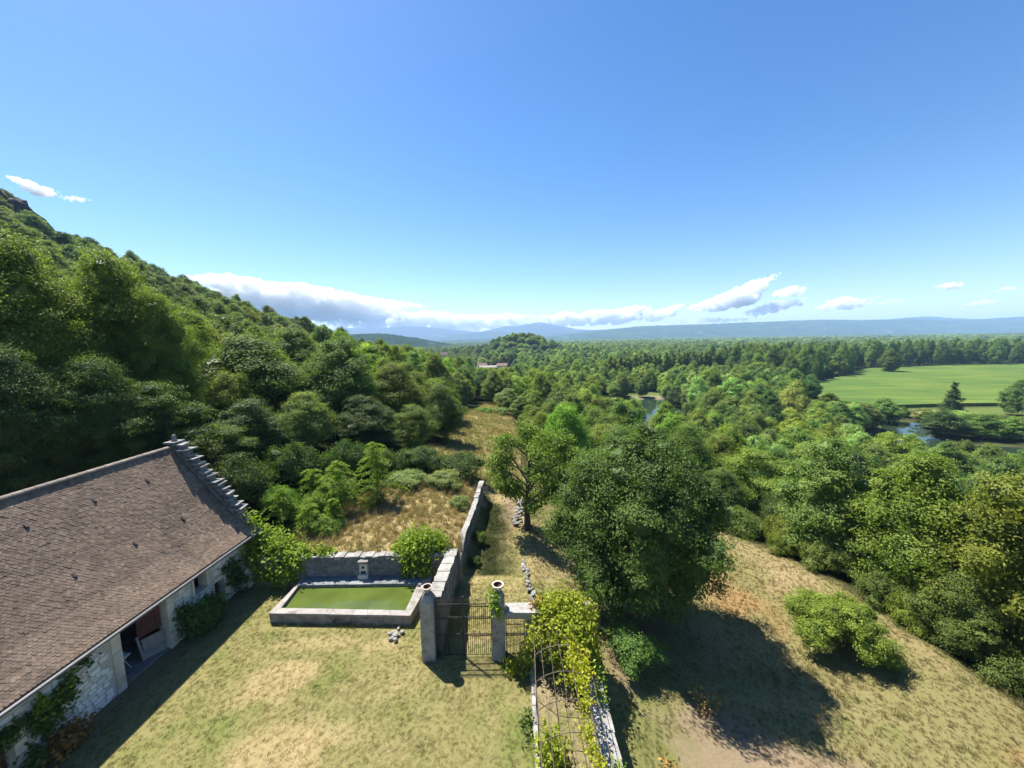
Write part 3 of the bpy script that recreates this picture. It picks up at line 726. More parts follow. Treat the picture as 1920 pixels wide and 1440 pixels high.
while s_ > .1:
    acc = 0.0
    for (xa, za), (xb, zb) in zip(PROF, PROF[1:]):
        sl = math.hypot(xb - xa, zb - za)
        if s_ <= acc + sl or xb == PROF[-1][0]:
            f = (s_ - acc) / sl; x, z = xa + (xb - xa) * f, za + (zb - za) * f; pit = math.atan2(za - zb, xb - xa); break
        acc += sl
    rows.append((x, z, pit, k)); s_ -= .106; k += 1
tiles = []
for x, z, pit, k in rows:
    yend = 22.76 if x < -17.15 else 23.28
    y = BY0 - .2 + (k % 2) * .0705
    while y < yend - .1:
        if y > 7.0: tiles.append((x + rng.normal(0, .004), y + rng.normal(0, .006), z + .012 + .05 * float(fbm(np.array([x]), np.array([y]), 2.6, 88, 2)[0]) + rng.uniform(0, .007), pit + rng.normal(0, .012), rng.normal(0, .025)))
        y += .141
def dist2(t): return t[0] ** 2 + t[1] ** 2 + (15 - t[2]) ** 2
def infr(t):   # roughly in view
    return t[1] > -t[0] * .755
tiles.sort(key=lambda t: dist2(t) + (0 if infr(t) else 1e5))
rb = wloc(roof); V, Q7, Q4, TT = [], [], [], []
nv = len(TV)
for i, (x, y, z, pit, yaw) in enumerate(tiles):
    # tile frame: local -y runs down the slope (+x), local x along +y
    ay = np.array([-math.cos(pit), 0, math.sin(pit)]); ax = np.array([0, 1.0, 0]); az = np.array([math.sin(pit), 0, math.cos(pit)])
    ax2 = ax * math.cos(yaw) + ay * math.sin(yaw); ay2 = ay * math.cos(yaw) - ax * math.sin(yaw)
    if i < 300:
        mt = Matrix(((ax2[0], ay2[0], az[0], x - rb.x), (ax2[1], ay2[1], az[1], y - rb.y), (ax2[2], ay2[2], az[2], z - rb.z), (0, 0, 0, 1)))
        o = bpy.data.objects.new('roof_tile', tmes[int(rng.integers(8))]); o.parent = roof; o.matrix_local = mt; COL.objects.link(o)
    else:
        V.append(TV[:, :1] * ax2 + TV[:, 1:2] * ay2 + TV[:, 2:] * az + np.array([x - rb.x, y - rb.y, z - rb.z]))
        tn = 0.5 + 0.38 * (vnoise(np.array([y * 40.3]), np.array([x * 37.1]), 1.0, 9)[0] - .5) + rng.normal(0, .10)
        if rng.random() < .06: tn += .22
        TT.append(np.full(nv, tn))
nt_ = len(V); F7 = [f for f in TF if len(f) == 7]; F4 = [f for f in TF if len(f) == 4]
off = np.arange(nt_) * nv
q7 = (off[:, None, None] + np.array(F7)[None]).reshape(-1, 7); q4 = (off[:, None, None] + np.array(F4)[None]).reshape(-1, 4)
me = fast_mesh('roof_tiles', np.concatenate(V), [q7, q4], {'tint': np.concatenate(TT)})
o = link_mesh('roof_tiles', me, parent=roof, mat=M['tile']); tag(o, kind='stuff')
y = 7.0
rt = None
while y < 22.7:
    b = MB(); n = 7; vs = []
    for yy, rr in ((y, .15), (min(y + .44, 22.75), .135)):
        for q in range(n):
            a = math.pi * q / (n - 1); vs.append((RIDGE[0] + rr * math.cos(a), yy, RIDGE[1] + .0 + rr * math.sin(a)))
    b.add(vs, [(q, q + 1, n + q + 1, n + q) for q in range(n - 1)] + [tuple(range(n)), tuple(range(2 * n - 1, n - 1, -1))])
    b.build('ridge_tile', M['ridge'], roof, smooth=False); y += .40
b = MB(); b.tube([(-16.08, BY0, 3.26), (-16.08, 23.3, 3.22)], .075, 8); b.tube([(-16.0, BY0, 3.30), (-16.0, 23.3, 3.26)], .012, 6); b.build('gutter', M['zinc'], barn)
b = MB(); b.box(-16.9, -16.2, BY0, 23.2, 3.14, 3.2); b.build('soffit_board', M['grey_wood'], barn)
for x in (-19.95, -18.18):          # six small vent tiles standing proud of the roof
    for y in (20.2, 17.6, 15.08, 12.5):
        z = np.interp(x, [p[0] for p in PROF], [p[1] for p in PROF]) + .03
        b = MB(); b.hexa([(x - .09, y - .06, z + .11), (x + .08, y - .05, z - .10), (x + .08, y + .05, z - .10), (x - .09, y + .06, z + .11)], [(x - .07, y - .055, z + .135), (x + .09, y - .045, z + .0), (x + .09, y + .045, z + .0), (x - .07, y + .055, z + .135)], .2)
        b.build('vent_tile', M['iron'], roof)
# folding table standing just inside the doorway
tb = thing('folding_table', (-18.0, 16.0, .06), 'white folding table with crossed legs inside the dark barn doorway', 'table')
b = MB(); b.box(-18.35, -17.65, 15.65, 16.3, .76, .80); b.build('table_top', M['white_paint'], tb)
for yy in (15.72, 16.24):
    b = MB(); b.tube([(-18.3, yy, .06), (-17.7, yy, .76)], .02, 6); b.build('leg', M['white_paint'], tb)
    b = MB(); b.tube([(-17.7, yy + .045, .06), (-18.3, yy + .045, .76)], .02, 6); b.build('leg', M['white_paint'], tb)
# pale dressed buttress stone at the foot of the far corner
bt = MB()
for k in range(5):
    a0 = R_(-90 + 36 * k); a1 = R_(-90 + 36 * (k + 1))
c0 = (-16.88, 22.6)
pr = [(c0[0] + .75 * math.cos(R_(-90 + 18 * k)), c0[1] + .62 * math.sin(R_(-90 + 18 * k))) for k in range(11)]
vs = [(x, y, -.1) for x, y in pr] + [(c0[0] + (x - c0[0]) * .55, c0[1] + (y - c0[1]) * .8, 1.15) for x, y in pr]; n = 11
bt.add(vs, [(i, i + 1, n + i + 1, n + i) for i in range(n - 1)] + [tuple(range(n, 2 * n)), (0, n, 2 * n - 1, n - 1)])
bt.build('buttress', M['dressed'], barn)

def swing(o, ang=-.046, px=-16.7, py=23.2):
    """the barn stands a little askew: turn a top-level object about the far barn corner"""
    dx, dy = o.location.x - px, o.location.y - py; c, s_ = math.cos(ang), math.sin(ang)
    o.location = (px + dx * c - dy * s_, py + dx * s_ + dy * c, o.location.z); o.rotation_euler.z += ang
swing(barn); swing(tb)
# ================================================================== pool and garden walls
def coping_run(parent, pts, w0, w1, th, mat, seg, seed, name='coping_stone', over=.04, jit=.02):
    """slabs along a polyline of (x, y, ztop); widths w0, w1 lie left and right of the line"""
    r = np.random.default_rng(seed)
    P = [Vector(p) for p in pts]; L = [0.0]
    for a, c in zip(P, P[1:]): L.append(L[-1] + (c - a).length)
    def at(s):
        for i in range(len(P) - 1):
            if s <= L[i + 1] or i == len(P) - 2:
                t = (s - L[i]) / (L[i + 1] - L[i]); d = (P[i + 1] - P[i]); d.z = 0
                return P[i].lerp(P[i + 1], t), d.normalized()
    s = 0.0
    while s < L[-1] - .05:
        e = s + seg * r.uniform(.75, 1.25)
        if L[-1] - e < seg * .4: e = L[-1]
        a, da = at(s + .006); c, dc = at(e - .006)
        na, nc = Vector((-da.y, da.x, 0)), Vector((-dc.y, dc.x, 0))
        j = lambda: r.uniform(-jit, jit)
        dz = r.uniform(-jit * .6, jit * .6)
        w = lambda ww, s_: (ww(s_ / L[-1]) if callable(ww) else ww)
        q = [a - na * (w(w1, s) + over + j()), c - nc * (w(w1, e) + over + j()), c + nc * (w(w0, e) + over + j()), a + na * (w(w0, s) + over + j())]
        top = [(p.x, p.y, p.z + dz) for p in q]; bot = [(p.x, p.y, p.z + dz - th) for p in q]
        b = MB(); b.hexa(bot, top, r.uniform(.38, .62)); b.build(name, mat, parent); s = e

pool = thing('stone_pool', (-9.3, 20.6, 0), 'raised rectangular stone pool of green water between the barn and the iron gate', 'pool')
OC = [(-13.25, 19.10), (-5.60, 18.74), (-5.08, 22.28), (-13.05, 22.28)]
IC = [(-12.85, 19.50), (-5.95, 19.14), (-5.82, 21.45), (-12.96, 21.48)]
b = MB()
for i in range(4):
    o0, o1, i1, i0 = OC[i], OC[(i + 1) % 4], IC[(i + 1) % 4], IC[i]
    b.hexa([(*o0, -.3), (*o1, -.3), (*i1, -.3), (*i0, -.3)], [(*o0, .49), (*o1, .49), (*i1, .49), (*i0, .49)])
M['rim_wall'] = rough_mat('pool_side', (0.13, 0.11, 0.09), (0.28, 0.25, 0.21), 2.5, c3=(0.055, 0.052, 0.04), bump=0.6)
M['rim'] = rough_mat('pool_rim', (0.22, 0.20, 0.18), (0.32, 0.295, 0.27), 3.0, c3=(0.15, 0.13, 0.112), rnd=0.08, bump=0.4)
M['rim_dark'] = rough_mat('pool_ledge', (0.13, 0.14, 0.15), (0.22, 0.23, 0.24), 3.0, c3=(0.10, 0.11, 0.11), rnd=0.08, bump=0.3)
b.build('basin', M['rim_wall'], pool)
def rim(i, k, mat, z=.60):
    o0, o1, i1, i0 = [np.array(p) for p in (OC[i], OC[(i + 1) % 4], IC[(i + 1) % 4], IC[i])]
    r = np.random.default_rng(i + 50); ts = np.concatenate([[0], (np.arange(1, k) + r.uniform(-.2, .2, k - 1)) / k, [1]])
    for a, c in zip(ts, ts[1:]):
        q = [o0 + (o1 - o0) * (a + .001), o0 + (o1 - o0) * (c - .001), i0 + (i1 - i0) * (c - .001), i0 + (i1 - i0) * (a + .001)]
        # outer edge overhangs a little
        ctr = (np.array(OC[0]) + np.array(OC[2])) / 2
        q = [q[0] + (q[0] - ctr) * .004, q[1] + (q[1] - ctr) * .004, q[2], q[3]]
        b = MB(); dz = r.uniform(-.006, .006)
        b.hexa([(*p, .492) for p in q], [(*p, z + dz) for p in q], r.uniform(.42, .58)); b.build('rim_stone', mat, pool)
rim(0, 7, M['rim']); rim(1, 3, M['rim']); rim(3, 3, M['rim']); rim(2, 5, M['rim_dark'], .585)
sheet('water', [(-12.9, 19.45), (-5.9, 19.1), (-5.75, 21.55), (-13.0, 21.55)], .40, M['green_water'])

bw = thing('pool_wall', (-9, 22.5, 0), 'dark rubble stone wall behind the green pool, holding up the grassy terrace', 'wall')
b = MB(); b.box(-15.8, -5.15, 22.3, 22.8, -.3, 1.78); b.box(-5.15, -4.3, 22.3, 22.8, 1.22, 1.78); b.box(-4.3, -3.62, 22.3, 22.8, -.3, 1.78)
body = b.build('wall_core', M['grey_stone'], bw)
b = MB(); b.box(-5.3, -4.2, 22.22, 22.5, 1.12, 1.27); b.build('lintel', M['grey_stone'], bw)
b = MB(); b.box(-5.15, -4.3, 22.62, 22.68, -.1, 1.2); b.build('door', M['old_wood'], bw)
GST = []
for s in range(6):
    me = stone_mesh(40 + s, 7); me.materials.append(M['grey_stone']); GST.append(me)
st = coursed(-13.2, -4.3, .62, 1.76, [(-5.35, -4.2, 0, 1.3), (-9.62, -8.98, 0, 1.72)], .10, .19, .14, .36, 9)
place_stones(st, body, 22.305, depth=(.02, .06), seed=4, n_ind=240, meshes=GST, axis='y', mat=M['grey_stone'])
coping_run(bw, [(-15.8, 22.55, 1.86), (-4.2, 22.55, 1.86)], .25, .25, .08, M['coping'], .42, 12, jit=.07)

ft = thing('fountain_stele', (-9.3, 22.25, .59), 'narrow stone wall fountain with round spout hole and basin on the back of the pool', 'fountain')
b = MB(); b.box(-9.54, -9.06, 22.06, 22.29, .59, 1.52); shaft = b.build('stele', M['dressed'], ft)
b = MB(); b.hexa([(-9.62, 21.98, 1.52), (-8.98, 21.98, 1.52), (-8.98, 22.29, 1.52), (-9.62, 22.29, 1.52)], [(-9.6, 22.0, 1.66), (-9.0, 22.0, 1.66), (-9.0, 22.29, 1.70), (-9.6, 22.29, 1.70)]); b.build('cap', M['slab'], ft)
def disc_y(b, cx, y, cz, r, n=14):
    vs = [(cx + r * math.cos(2 * math.pi * k / n), y, cz + r * math.sin(2 * math.pi * k / n)) for k in range(n)] + [(cx + r * math.cos(2 * math.pi * k / n), y - .012, cz + r * math.sin(2 * math.pi * k / n)) for k in range(n)]
    b.add(vs, [tuple(range(n, 2 * n))] + [(k, (k + 1) % n, n + (k + 1) % n, n + k) for k in range(n)])
b = MB(); disc_y(b, -9.3, 22.06, 1.28, .085); b.build('spout_shade_disc', M['iron'], ft)  # black disc on the face, painting the dark inside of a spout hole
b = MB(); b.box(-9.46, -9.14, 22.045, 22.065, .86, 1.04); b.build('niche_shade_plate', M['iron'], ft)  # flat black plate standing in for the shade of a recess
b = MB(); b.box(-9.6, -9.0, 21.92, 22.06, .59, .84); b.build('trough', M['dressed'], ft)

rw = thing('side_wall', (-3.9, 19.8, 0), 'tall grey stone wall sloping down from the left gate pillar to the pool corner', 'wall')
ztop = lambda y: 2.86 + (1.88 - 2.86) * (y - 16.95) / (22.8 - 16.95)
b = MB(); b.hexa([(-4.22, 16.95, -.3), (-3.62, 16.95, -.3), (-3.62, 22.85, -.3), (-4.22, 22.85, -.3)], [(-4.22, 16.95, 2.78), (-3.62, 16.95, 2.78), (-3.62, 22.85, 1.80), (-4.22, 22.85, 1.80)])
body = b.build('wall_core', M['grey_stone'], rw)
st = [s for s in coursed(17.05, 22.8, .05, 2.7, [], .14, .26, .2, .55, 19) if s[1] + s[3] / 2 < ztop(s[0]) - .14]
place_stones(st, body, -3.625, depth=(.012, .035), seed=6, n_ind=180, meshes=GST, mat=M['grey_stone'])
coping_run(rw, [(-3.92, 16.98, 2.86), (-3.92, 22.9, 1.88)], .30, .30, .09, M['coping'], .52, 13, jit=.045)

pw = thing('path_wall', (-3.2, 28, 0), 'long low stone wall with pale coping running away along the left of the grass path', 'wall')
PW = [(-3.50, 22.55, 1.05), (-3.50, 24.6, 1.95), (-3.30, 27.0, 2.02), (-3.16, 29.2, 1.95), (-3.10, 31.0, 2.06), (-2.98, 34.3, 2.0)]
b = MB()
for p, q in zip(PW, PW[1:]):
    wl_ = lambda t: .05 + .11 * min(1, max(0, (t - 22.55) / 2.0))
    b.hexa([(p[0] - wl_(p[1]), p[1], -.4), (p[0] + wl_(p[1]), p[1], -.4), (q[0] + wl_(q[1]), q[1], -.4), (q[0] - wl_(q[1]), q[1], -.4)],
           [(p[0] - wl_(p[1]), p[1], p[2] - .08), (p[0] + wl_(p[1]), p[1], p[2] - .08), (q[0] + wl_(q[1]), q[1], q[2] - .08), (q[0] - wl_(q[1]), q[1], q[2] - .08)])
body = b.build('wall_core', M['grey_stone'], pw)
wfun = lambda t: .05 + .12 * min(1, t / .17)
coping_run(pw, PW[:4], lambda t: wfun(t * .56), lambda t: wfun(t * .56), .085, M['coping'], .8, 21, over=.02, jit=.035)
coping_run(pw, PW[3:], .17, .17, .09, M['coping'], .6, 22, over=.02, jit=.06)
st = [s for s in coursed(24.4, 34.2, .1, 1.85, [], .14, .26, .22, .5, 23)]
r_ = np.random.default_rng(3)
xw = lambda y: np.interp(y, [p[1] for p in PW], [p[0] for p in PW]) + .17
for y, z, w, h in st:
    o = bpy.data.objects.new('stone', GST[int(r_.integers(6))]); o.parent = body
    o.location = Vector((xw(y) - .03, y, z)) - wloc(body); o.scale = (r_.uniform(.04, .07), w, h); COL.objects.link(o)

lw = thing('garden_wall', (3.15, 12, 0), 'pale lichened stone wall running along the right of the iron pergola', 'wall')
b = MB(); b.box(2.9, 3.40, 4.5, 18.4, -2.0, .90); body = b.build('wall_core', M['grey_stone'], lw)
coping_run(lw, [(3.15, 4.5, 1.0), (3.15, 18.4, 1.0)], .26, .26, .10, M['pale_coping'], .95, 31, jit=.03)
st = coursed(8, 16.2, .1, .86, [], .14, .24, .2, .5, 33); r_ = np.random.default_rng(8)
for y, z, w, h in st:
    o = bpy.data.objects.new('stone', GST[int(r_.integers(6))]); o.parent = body
    o.location = Vector((2.905, y, z)) - wloc(body); o.rotation_euler = (0, 0, math.pi); o.scale = (r_.uniform(.02, .045), w, h); COL.objects.link(o)

gwall = thing('gateway_wall', (1.4, 16.7, 0), 'thick stone wall over the small side gate, topped by a pale lichened slab', 'wall')
b = MB(); b.box(.43, .88, 16.46, 17.0, -.3, 2.08); b.build('pier', M['pillar'], gwall)
b = MB(); b.box(-.54, .88, 16.44, 17.02, 2.083, 2.30); b.build('lintel', M['pillar'], gwall)
b = MB(); b.box(.883, 3.38, 16.5, 16.98, -1.5, 2.24); body = b.build('wall_core', M['grey_stone'], gwall)
coping_run(gwall, [(-.5, 16.74, 2.42), (3.42, 16.74, 2.42)], .33, .30, .115, M['pale_coping'], 1.3, 37, jit=.03)
b = MB(); r_ = np.random.default_rng(4)
for k in range(5):
    me = GST[k]
    o = bpy.data.objects.new('stone', me); o.parent = gwall; o.location = Vector((3.1 + .3 * r_.random(), 16.6 + .3 * r_.random(), 2.36 + .1 * r_.random())) - wloc(gwall); o.rotation_euler = (0, R_(-90), r_.random() * 6); o.scale = (.14, .3, .3); COL.objects.link(o)

# pillars, urns ----------------------------------------------------------
def pillar(cx, cy, w, zs, label, seed):
    t = thing('gate_pillar', (cx, cy, 0), label, 'pillar', 'pillars of the iron gate')
    r = np.random.default_rng(seed); h = w / 2
    for z0, z1 in zip(zs, zs[1:]):
        b = MB(); d = r.uniform(-.012, .012); b.box(cx - h + d, cx + h + d, cy - h, cy + h, z0 + .004, z1 - .004, r.uniform(.4, .6)); b.build('block', M['pillar'], t)
    z = zs[-1]; c = h * .56
    b = MB(); b.hexa([(cx - h * 1.02, cy - h * 1.02, z), (cx + h * 1.02, cy - h * 1.02, z), (cx + h * 1.02, cy + h * 1.02, z), (cx - h * 1.02, cy + h * 1.02, z)],
                     [(cx - c, cy - c, z + .34), (cx + c, cy - c, z + .34), (cx + c, cy + c, z + .34), (cx - c, cy + c, z + .34)])
    b.hexa([(cx - c, cy - c, z + .34), (cx + c, cy - c, z + .34), (cx + c, cy + c, z + .34), (cx - c, cy + c, z + .34)],
           [(cx - c * .8, cy - c * .8, z + .40), (cx + c * .8, cy - c * .8, z + .40), (cx + c * .8, cy + c * .8, z + .40), (cx - c * .8, cy + c * .8, z + .40)])
    b.build('cap', M['coping'], t)
    return z + .40
za = pillar(-4.13, 16.72, .62, [-.2, .9, 1.75, 2.9], 'plain grey gate pillar at the end of the sloping wall, left of the double gate', 1)
zb = pillar(-.83, 16.70, .60, [-.2, .62, 1.55, 2.1, 2.92], 'ivy hung gate pillar between the double gate and the small side gate', 2)
def urn(cx, cy, z, s, label):
    t = thing('urn', (cx, cy, z), label, 'urn', 'urns on the gate pillars')
    b = MB(); P_ = [(.10, 0), (.12, .03), (.09, .06), (.15, .12), (.20, .22), (.255, .27), (.255, .305), (.185, .305), (.15, .2), (.08, .12), (.02, .11)]
    b.lathe([(r * s, zz * s) for r, zz in P_[:8]], (cx, cy, z), 20); 
    b.f = b.f[:-1]; b.build('bowl', M['terracotta'], t, smooth=False)
    b = MB(); b.lathe([(.184 * s, .304 * s), (.165 * s, .22 * s), (.10 * s, .14 * s)], (cx, cy, z), 20); b.f = [tuple(reversed(f)) for f in b.f[:-2]] + [b.f[-1]]
    b.build('inside', M['clay_dark'], t)
urn(-4.13, 16.72, za, .98, 'cream clay urn on the left gate pillar')
urn(-.83, 16.70, zb, 1.12, 'cream clay urn on the ivy hung right gate pillar')

# iron gates ------------------------------------------------------------
def gate(name, x0, x1, y, top, rails, doubles, n, stile, label, spikes=True):
    t = thing(name, ((x0 + x1) / 2, y, 0), label, 'gate')
    for z in rails:
        b = MB(); b.box(x0, x1, y - .011, y + .011, z - .011, z + .011); b.build('rail', M['iron'], t)
    for xs in [x0 + .02, x1 - .02] + ([stile] if stile else []):
        b = MB(); w = .032 if xs == stile else .02; b.box(xs - w, xs + w, y - .022, y + .022, .02, top + (.06 if xs == stile else 0)); b.build('stile', M['iron'], t)
    b = MB(); b.tube([(0, 0, .1), (0, 0, top - .22)], .013, 5)
    if spikes: b.tube([(0, 0, top - .22), (0, 0, top - .14), (0, 0, top)], [.012, .024, .003], 5, cap=False); 
    me = b.mesh('bar'); me.materials.append(M['iron'])
    if spikes:
        me.materials.append(M['rusty'])
        for p in me.polygons:
            if p.center.z > top - .23: p.material_index = 1
    base = wloc(t)
    for k in range(n):
        x = x0 + (x1 - x0) * (k + 1) / (n + 1)
        if stile and abs(x - stile) < .03: continue
        o = bpy.data.objects.new('bar', me); o.parent = t; o.location = Vector((x, y, 0)) - base; COL.objects.link(o)
    for za_, zb_ in doubles:
        b = MB(); m = n * 2
        for k in range(m):
            x = x0 + (x1 - x0) * (k + .75) / (m + .5); c, rr = ((za_ + zb_) / 2), (zb_ - za_) / 2 - .012
            ring = [(x + rr * .9 * math.cos(2 * math.pi * q / 8), y, c + rr * math.sin(2 * math.pi * q / 8)) for q in range(9)]
            b.tube(ring, .006, 4, cap=False)
        b.build('ring_band', M['iron'], t)
    return t
g1 = gate('double_gate', -3.80, -1.15, 16.70, 3.02, [.10, 1.06, 1.17, 1.94, 2.04, 2.56, 2.70], [(1.06, 1.17), (1.94, 2.04), (2.56, 2.70)], 27, -2.49, 'tall black iron double gate of spiked bars between the two stone pillars')
b = MB(); b.box(-2.62, -2.50, 16.66, 16.68, 1.2, 1.36); b.build('lock', M['iron'], g1)
gate('side_gate', -.50, .41, 16.70, 2.04, [.10, 1.06, 1.17, 1.62, 1.96], [(1.06, 1.17)], 12, None, 'small black iron gate under the stone lintel, right of the double gate', spikes=False)

# pergola -------------------------------------------------------------------
pg = thing('iron_pergola', (1.8, 12.5, 0), 'rusty iron tunnel pergola of thin hoops beside the lawn, partly covered by vine', 'pergola')
r_ = np.random.default_rng(12)
ARCH = [15.85, 14.5, 13.3, 12.15, 11.0, 9.85, 8.7]
def hoop(t):   # 0 left springing .. 1 right springing
    x = .73 + 2.17 * t; return x, 1.93 + .46 * math.sin(math.pi * min(max(t, 0), 1)) ** .75
for y in ARCH:
    j = r_.uniform(-.04, .04)
    pts = [(.70, y, 0), (.72, y, 1.0), (.73, y, 1.85)] + [(hoop(k / 12)[0], y + j * math.sin(k / 12 * 3.1), hoop(k / 12)[1]) for k in range(13)] + [(2.92, y, 1.85), (3.0, y, 1.0)]
    b = MB(); b.tube(pts, .017, 6); b.build('hoop', M['rusty'], pg)
for t in (0.0, .14, .30, .47, .64, .82, 1.0):
    pts = []
    for y in [16.35] + ARCH + [7.5]:
        x, z = hoop(t); pts.append((x + r_.uniform(-.025, .025), y, z + .02 + (0.01 if y in ARCH else -.02)))
    b = MB(); b.tube(pts, .018 if t == 0 else .011, 5); b.build('rod', M['rusty'], pg)
kb = thing('kerb', (.68, 11, 0), 'thin pale kerb of stones edging the lawn along the pergola', 'kerb')
y = 6.0; r_ = np.random.default_rng(15)
while y < 15.7:
    e = y + r_.uniform(.35, .8); b = MB(); j = lambda: r_.uniform(-.02, .02)
    b.hexa([(.58 + j(), y, -.1), (.79 + j(), y, -.1), (.79 + j(), e - .02, -.1), (.58 + j(), e - .02, -.1)], [(.60 + j(), y + .01, .13 + j()), (.77 + j(), y + .01, .13 + j()), (.77 + j(), e - .03, .13 + j()), (.60 + j(), e - .03, .13 + j())], r_.uniform(.4, .6)); b.build('kerb_stone', M['pale_coping'], kb); y = e

# loose and dry-laid stones
RK = []
for s in range(7):
    r = np.random.default_rng(60 + s); bm_v = []
    b = MB(); prof = [(r.uniform(.30, .42), -.3), (r.uniform(.46, .55), -.05), (r.uniform(.40, .5), .2), (r.uniform(.15, .3), .36 + r.uniform(-.05, .05))]
    b.lathe(prof, (0, 0, 0), 8); b.v = [(x * r.uniform(.85, 1.12), y_ * r.uniform(.85, 1.12), z * r.uniform(.9, 1.1)) for x, y_, z in b.v]
    me = b.mesh('stone'); me.materials.append(M['slab']); RK.append(me)
def rocks(name, label, cat, pts, smin, smax, seed, zoff=.0, group=None):
    c = np.mean(np.array(pts), 0); t = thing(name, (c[0], c[1], float(ground(c[0], c[1]))), label, cat, group); base = wloc(t); r = np.random.default_rng(seed)
    for x, y in pts:
        o = bpy.data.objects.new('stone', RK[int(r.integers(7))]); o.parent = t; s = r.uniform(smin, smax)
        o.location = Vector((x, y, float(ground(x, y)) + s * .15 + zoff * r.random())) - base; o.rotation_euler = (r.uniform(-.2, .2), r.uniform(-.2, .2), r.uniform(0, 6)); o.scale = (s * r.uniform(.8, 1.4), s, s * r.uniform(.6, .9)); COL.objects.link(o)
r = np.random.default_rng(5)
line = [(np.interp(y, [17.2, 20.4, 23.7, 25.2], [1.15, 1.0, .67, .55]) + r.normal(0, .09), y) for y in np.arange(19.8, 24.6, .14)]
rocks('stone_edging', 'broken line of grey stones edging the path between the gateway and the oak', 'edging', line, .14, .30, 3, .12)
line = [(np.interp(y, [29.3, 31, 34.2], [.25, .4, .55]) + r.normal(0, .2), y) for y in np.arange(29.4, 34.2, .14)]
rocks('stone_edging', 'low heap of pale stones beside the trunk of the old walnut tree', 'edging', line, .2, .42, 4, .25)
rocks('rubble', 'small heap of broken stones on the lawn by the front pool corner', 'rubble', [(-6.15 + r.normal(0, .16), 18.1 + r.normal(0, .28)) for k in range(22)], .10, .26, 6, .12)

# post with a crossbar and wires at the meadow corner
fp = thing('wire_post', (28.6, 35.6, float(ground(28.6, 35.6))), 'thin grey post with a crossbar at the far corner of the dry meadow', 'post')
z = float(ground(28.6, 35.6))
b = MB(); b.tube([(28.6, 35.6, z - .2), (28.6, 35.6, z + 2.5)], .06, 6); b.build('post', M['grey_wood'], fp)
b = MB(); b.box(28.0, 29.3, 35.56, 35.64, z + 1.05, z + 1.15); b.build('crossbar', M['white_paint'], fp)
for k, (x, y, h) in enumerate(((27.2, 35.2, 1.1), (26.2, 34.9, 1.2), (24.6, 34.8, 1.6))):
    zz = float(ground(x, y)); b = MB(); b.tube([(x, y, zz - .2), (x + .03, y, zz + h)], .045, 6)
    o = b.build('fence_post', M['grey_wood'], None, origin=(x, y, zz)); tag(o, ['short grey stake just left of the crossbar post', 'grey stake second left of the crossbar post', 'taller grey stake in the shade at the meadow corner'][k], 'stake', 'stakes at the meadow corner')
# ================================================================== village and pond side
def house(x, y, w, d, h, rh, rz, roofm, label, cat='house', group=None):
    z = float(ground(x, y)) - .2
    t = thing('house', (x, y, z), label, cat, group)
    c, s = math.cos(rz), math.sin(rz)
    def tr(b): b.v = [(x + px * c - py * s, y + px * s + py * c, z + pz) for px, py, pz in b.v]; return b
    b = MB(); b.box(-w / 2, w / 2, -d / 2, d / 2, 0, h)
    b.add([(-w / 2, -d / 2, h), (-w / 2, d / 2, h), (-w / 2, 0, h + rh), (w / 2, -d / 2, h), (w / 2, d / 2, h), (w / 2, 0, h + rh)], [(0, 1, 2), (3, 5, 4)])
    wall = tr(b).build('wall', M['render_wall'], t)
    b = MB(); o = .5; e = rh * o / (d / 2)
    for sg in (-1, 1):
        b.hexa([(-w / 2 - o, sg * (d / 2 + o), h - e), (w / 2 + o, sg * (d / 2 + o), h - e), (w / 2 + o, 0, h + rh), (-w / 2 - o, 0, h + rh)],
               [(-w / 2 - o, sg * (d / 2 + o), h - e + .2), (w / 2 + o, sg * (d / 2 + o), h - e + .2), (w / 2 + o, 0, h + rh + .2), (-w / 2 - o, 0, h + rh + .2)])
    rf = tr(b).build('roof', roofm, t)
    b = MB(); b.box(w * .2, w * .2 + .8, .6, 1.3, h + rh * .4, h + rh + 1.0); tr(b).build('chimney', M['render_wall'], rf)
    for k in range(max(2, int(w / 4))):
        b = MB(); px = -w / 2 + (k + .5) * w / max(2, int(w / 4)); b.box(px - .5, px + .5, -d / 2 - .03, -d / 2 + .02, h * .45, h * .45 + 1.3); tr(b).build('window', M['glass_dark'], wall)
house(-24.5, 396, 17, 9, 3.0, 2.2, .1, M['pale_roof'], 'wide house with pale grey roof among trees left of the wooded knoll')
house(-10, 415, 11, 8, 3.6, 2.6, -.2, M['red_roof'], 'red roofed house just right of the pale roofed one by the knoll')
house(-33, 424, 10, 8, 3.6, 2.6, .3, M['red_roof'], 'red roofed house behind the left end of the pale roofed one')
house(-106, 600, 10, 8, 6.5, 4.0, .5, M['red_roof'], 'lone brown roofed house on the wooded rise far left of the knoll')
house(69.5, 142, 5.0, 3.5, 2.4, 1.3, .15, M['red_roof'], 'small brown roofed cabin under trees on the right shore of the nearer pond', 'cabin')
house(1160, 1500, 60, 30, 7, 3, .05, M['pale_roof'], 'long white shed on the plain, the brightest far building', 'shed')
house(1900, 1900, 26, 16, 8, 4, .3, M['render_wall'], 'far pale farm building at the right edge of the plain', 'farm')

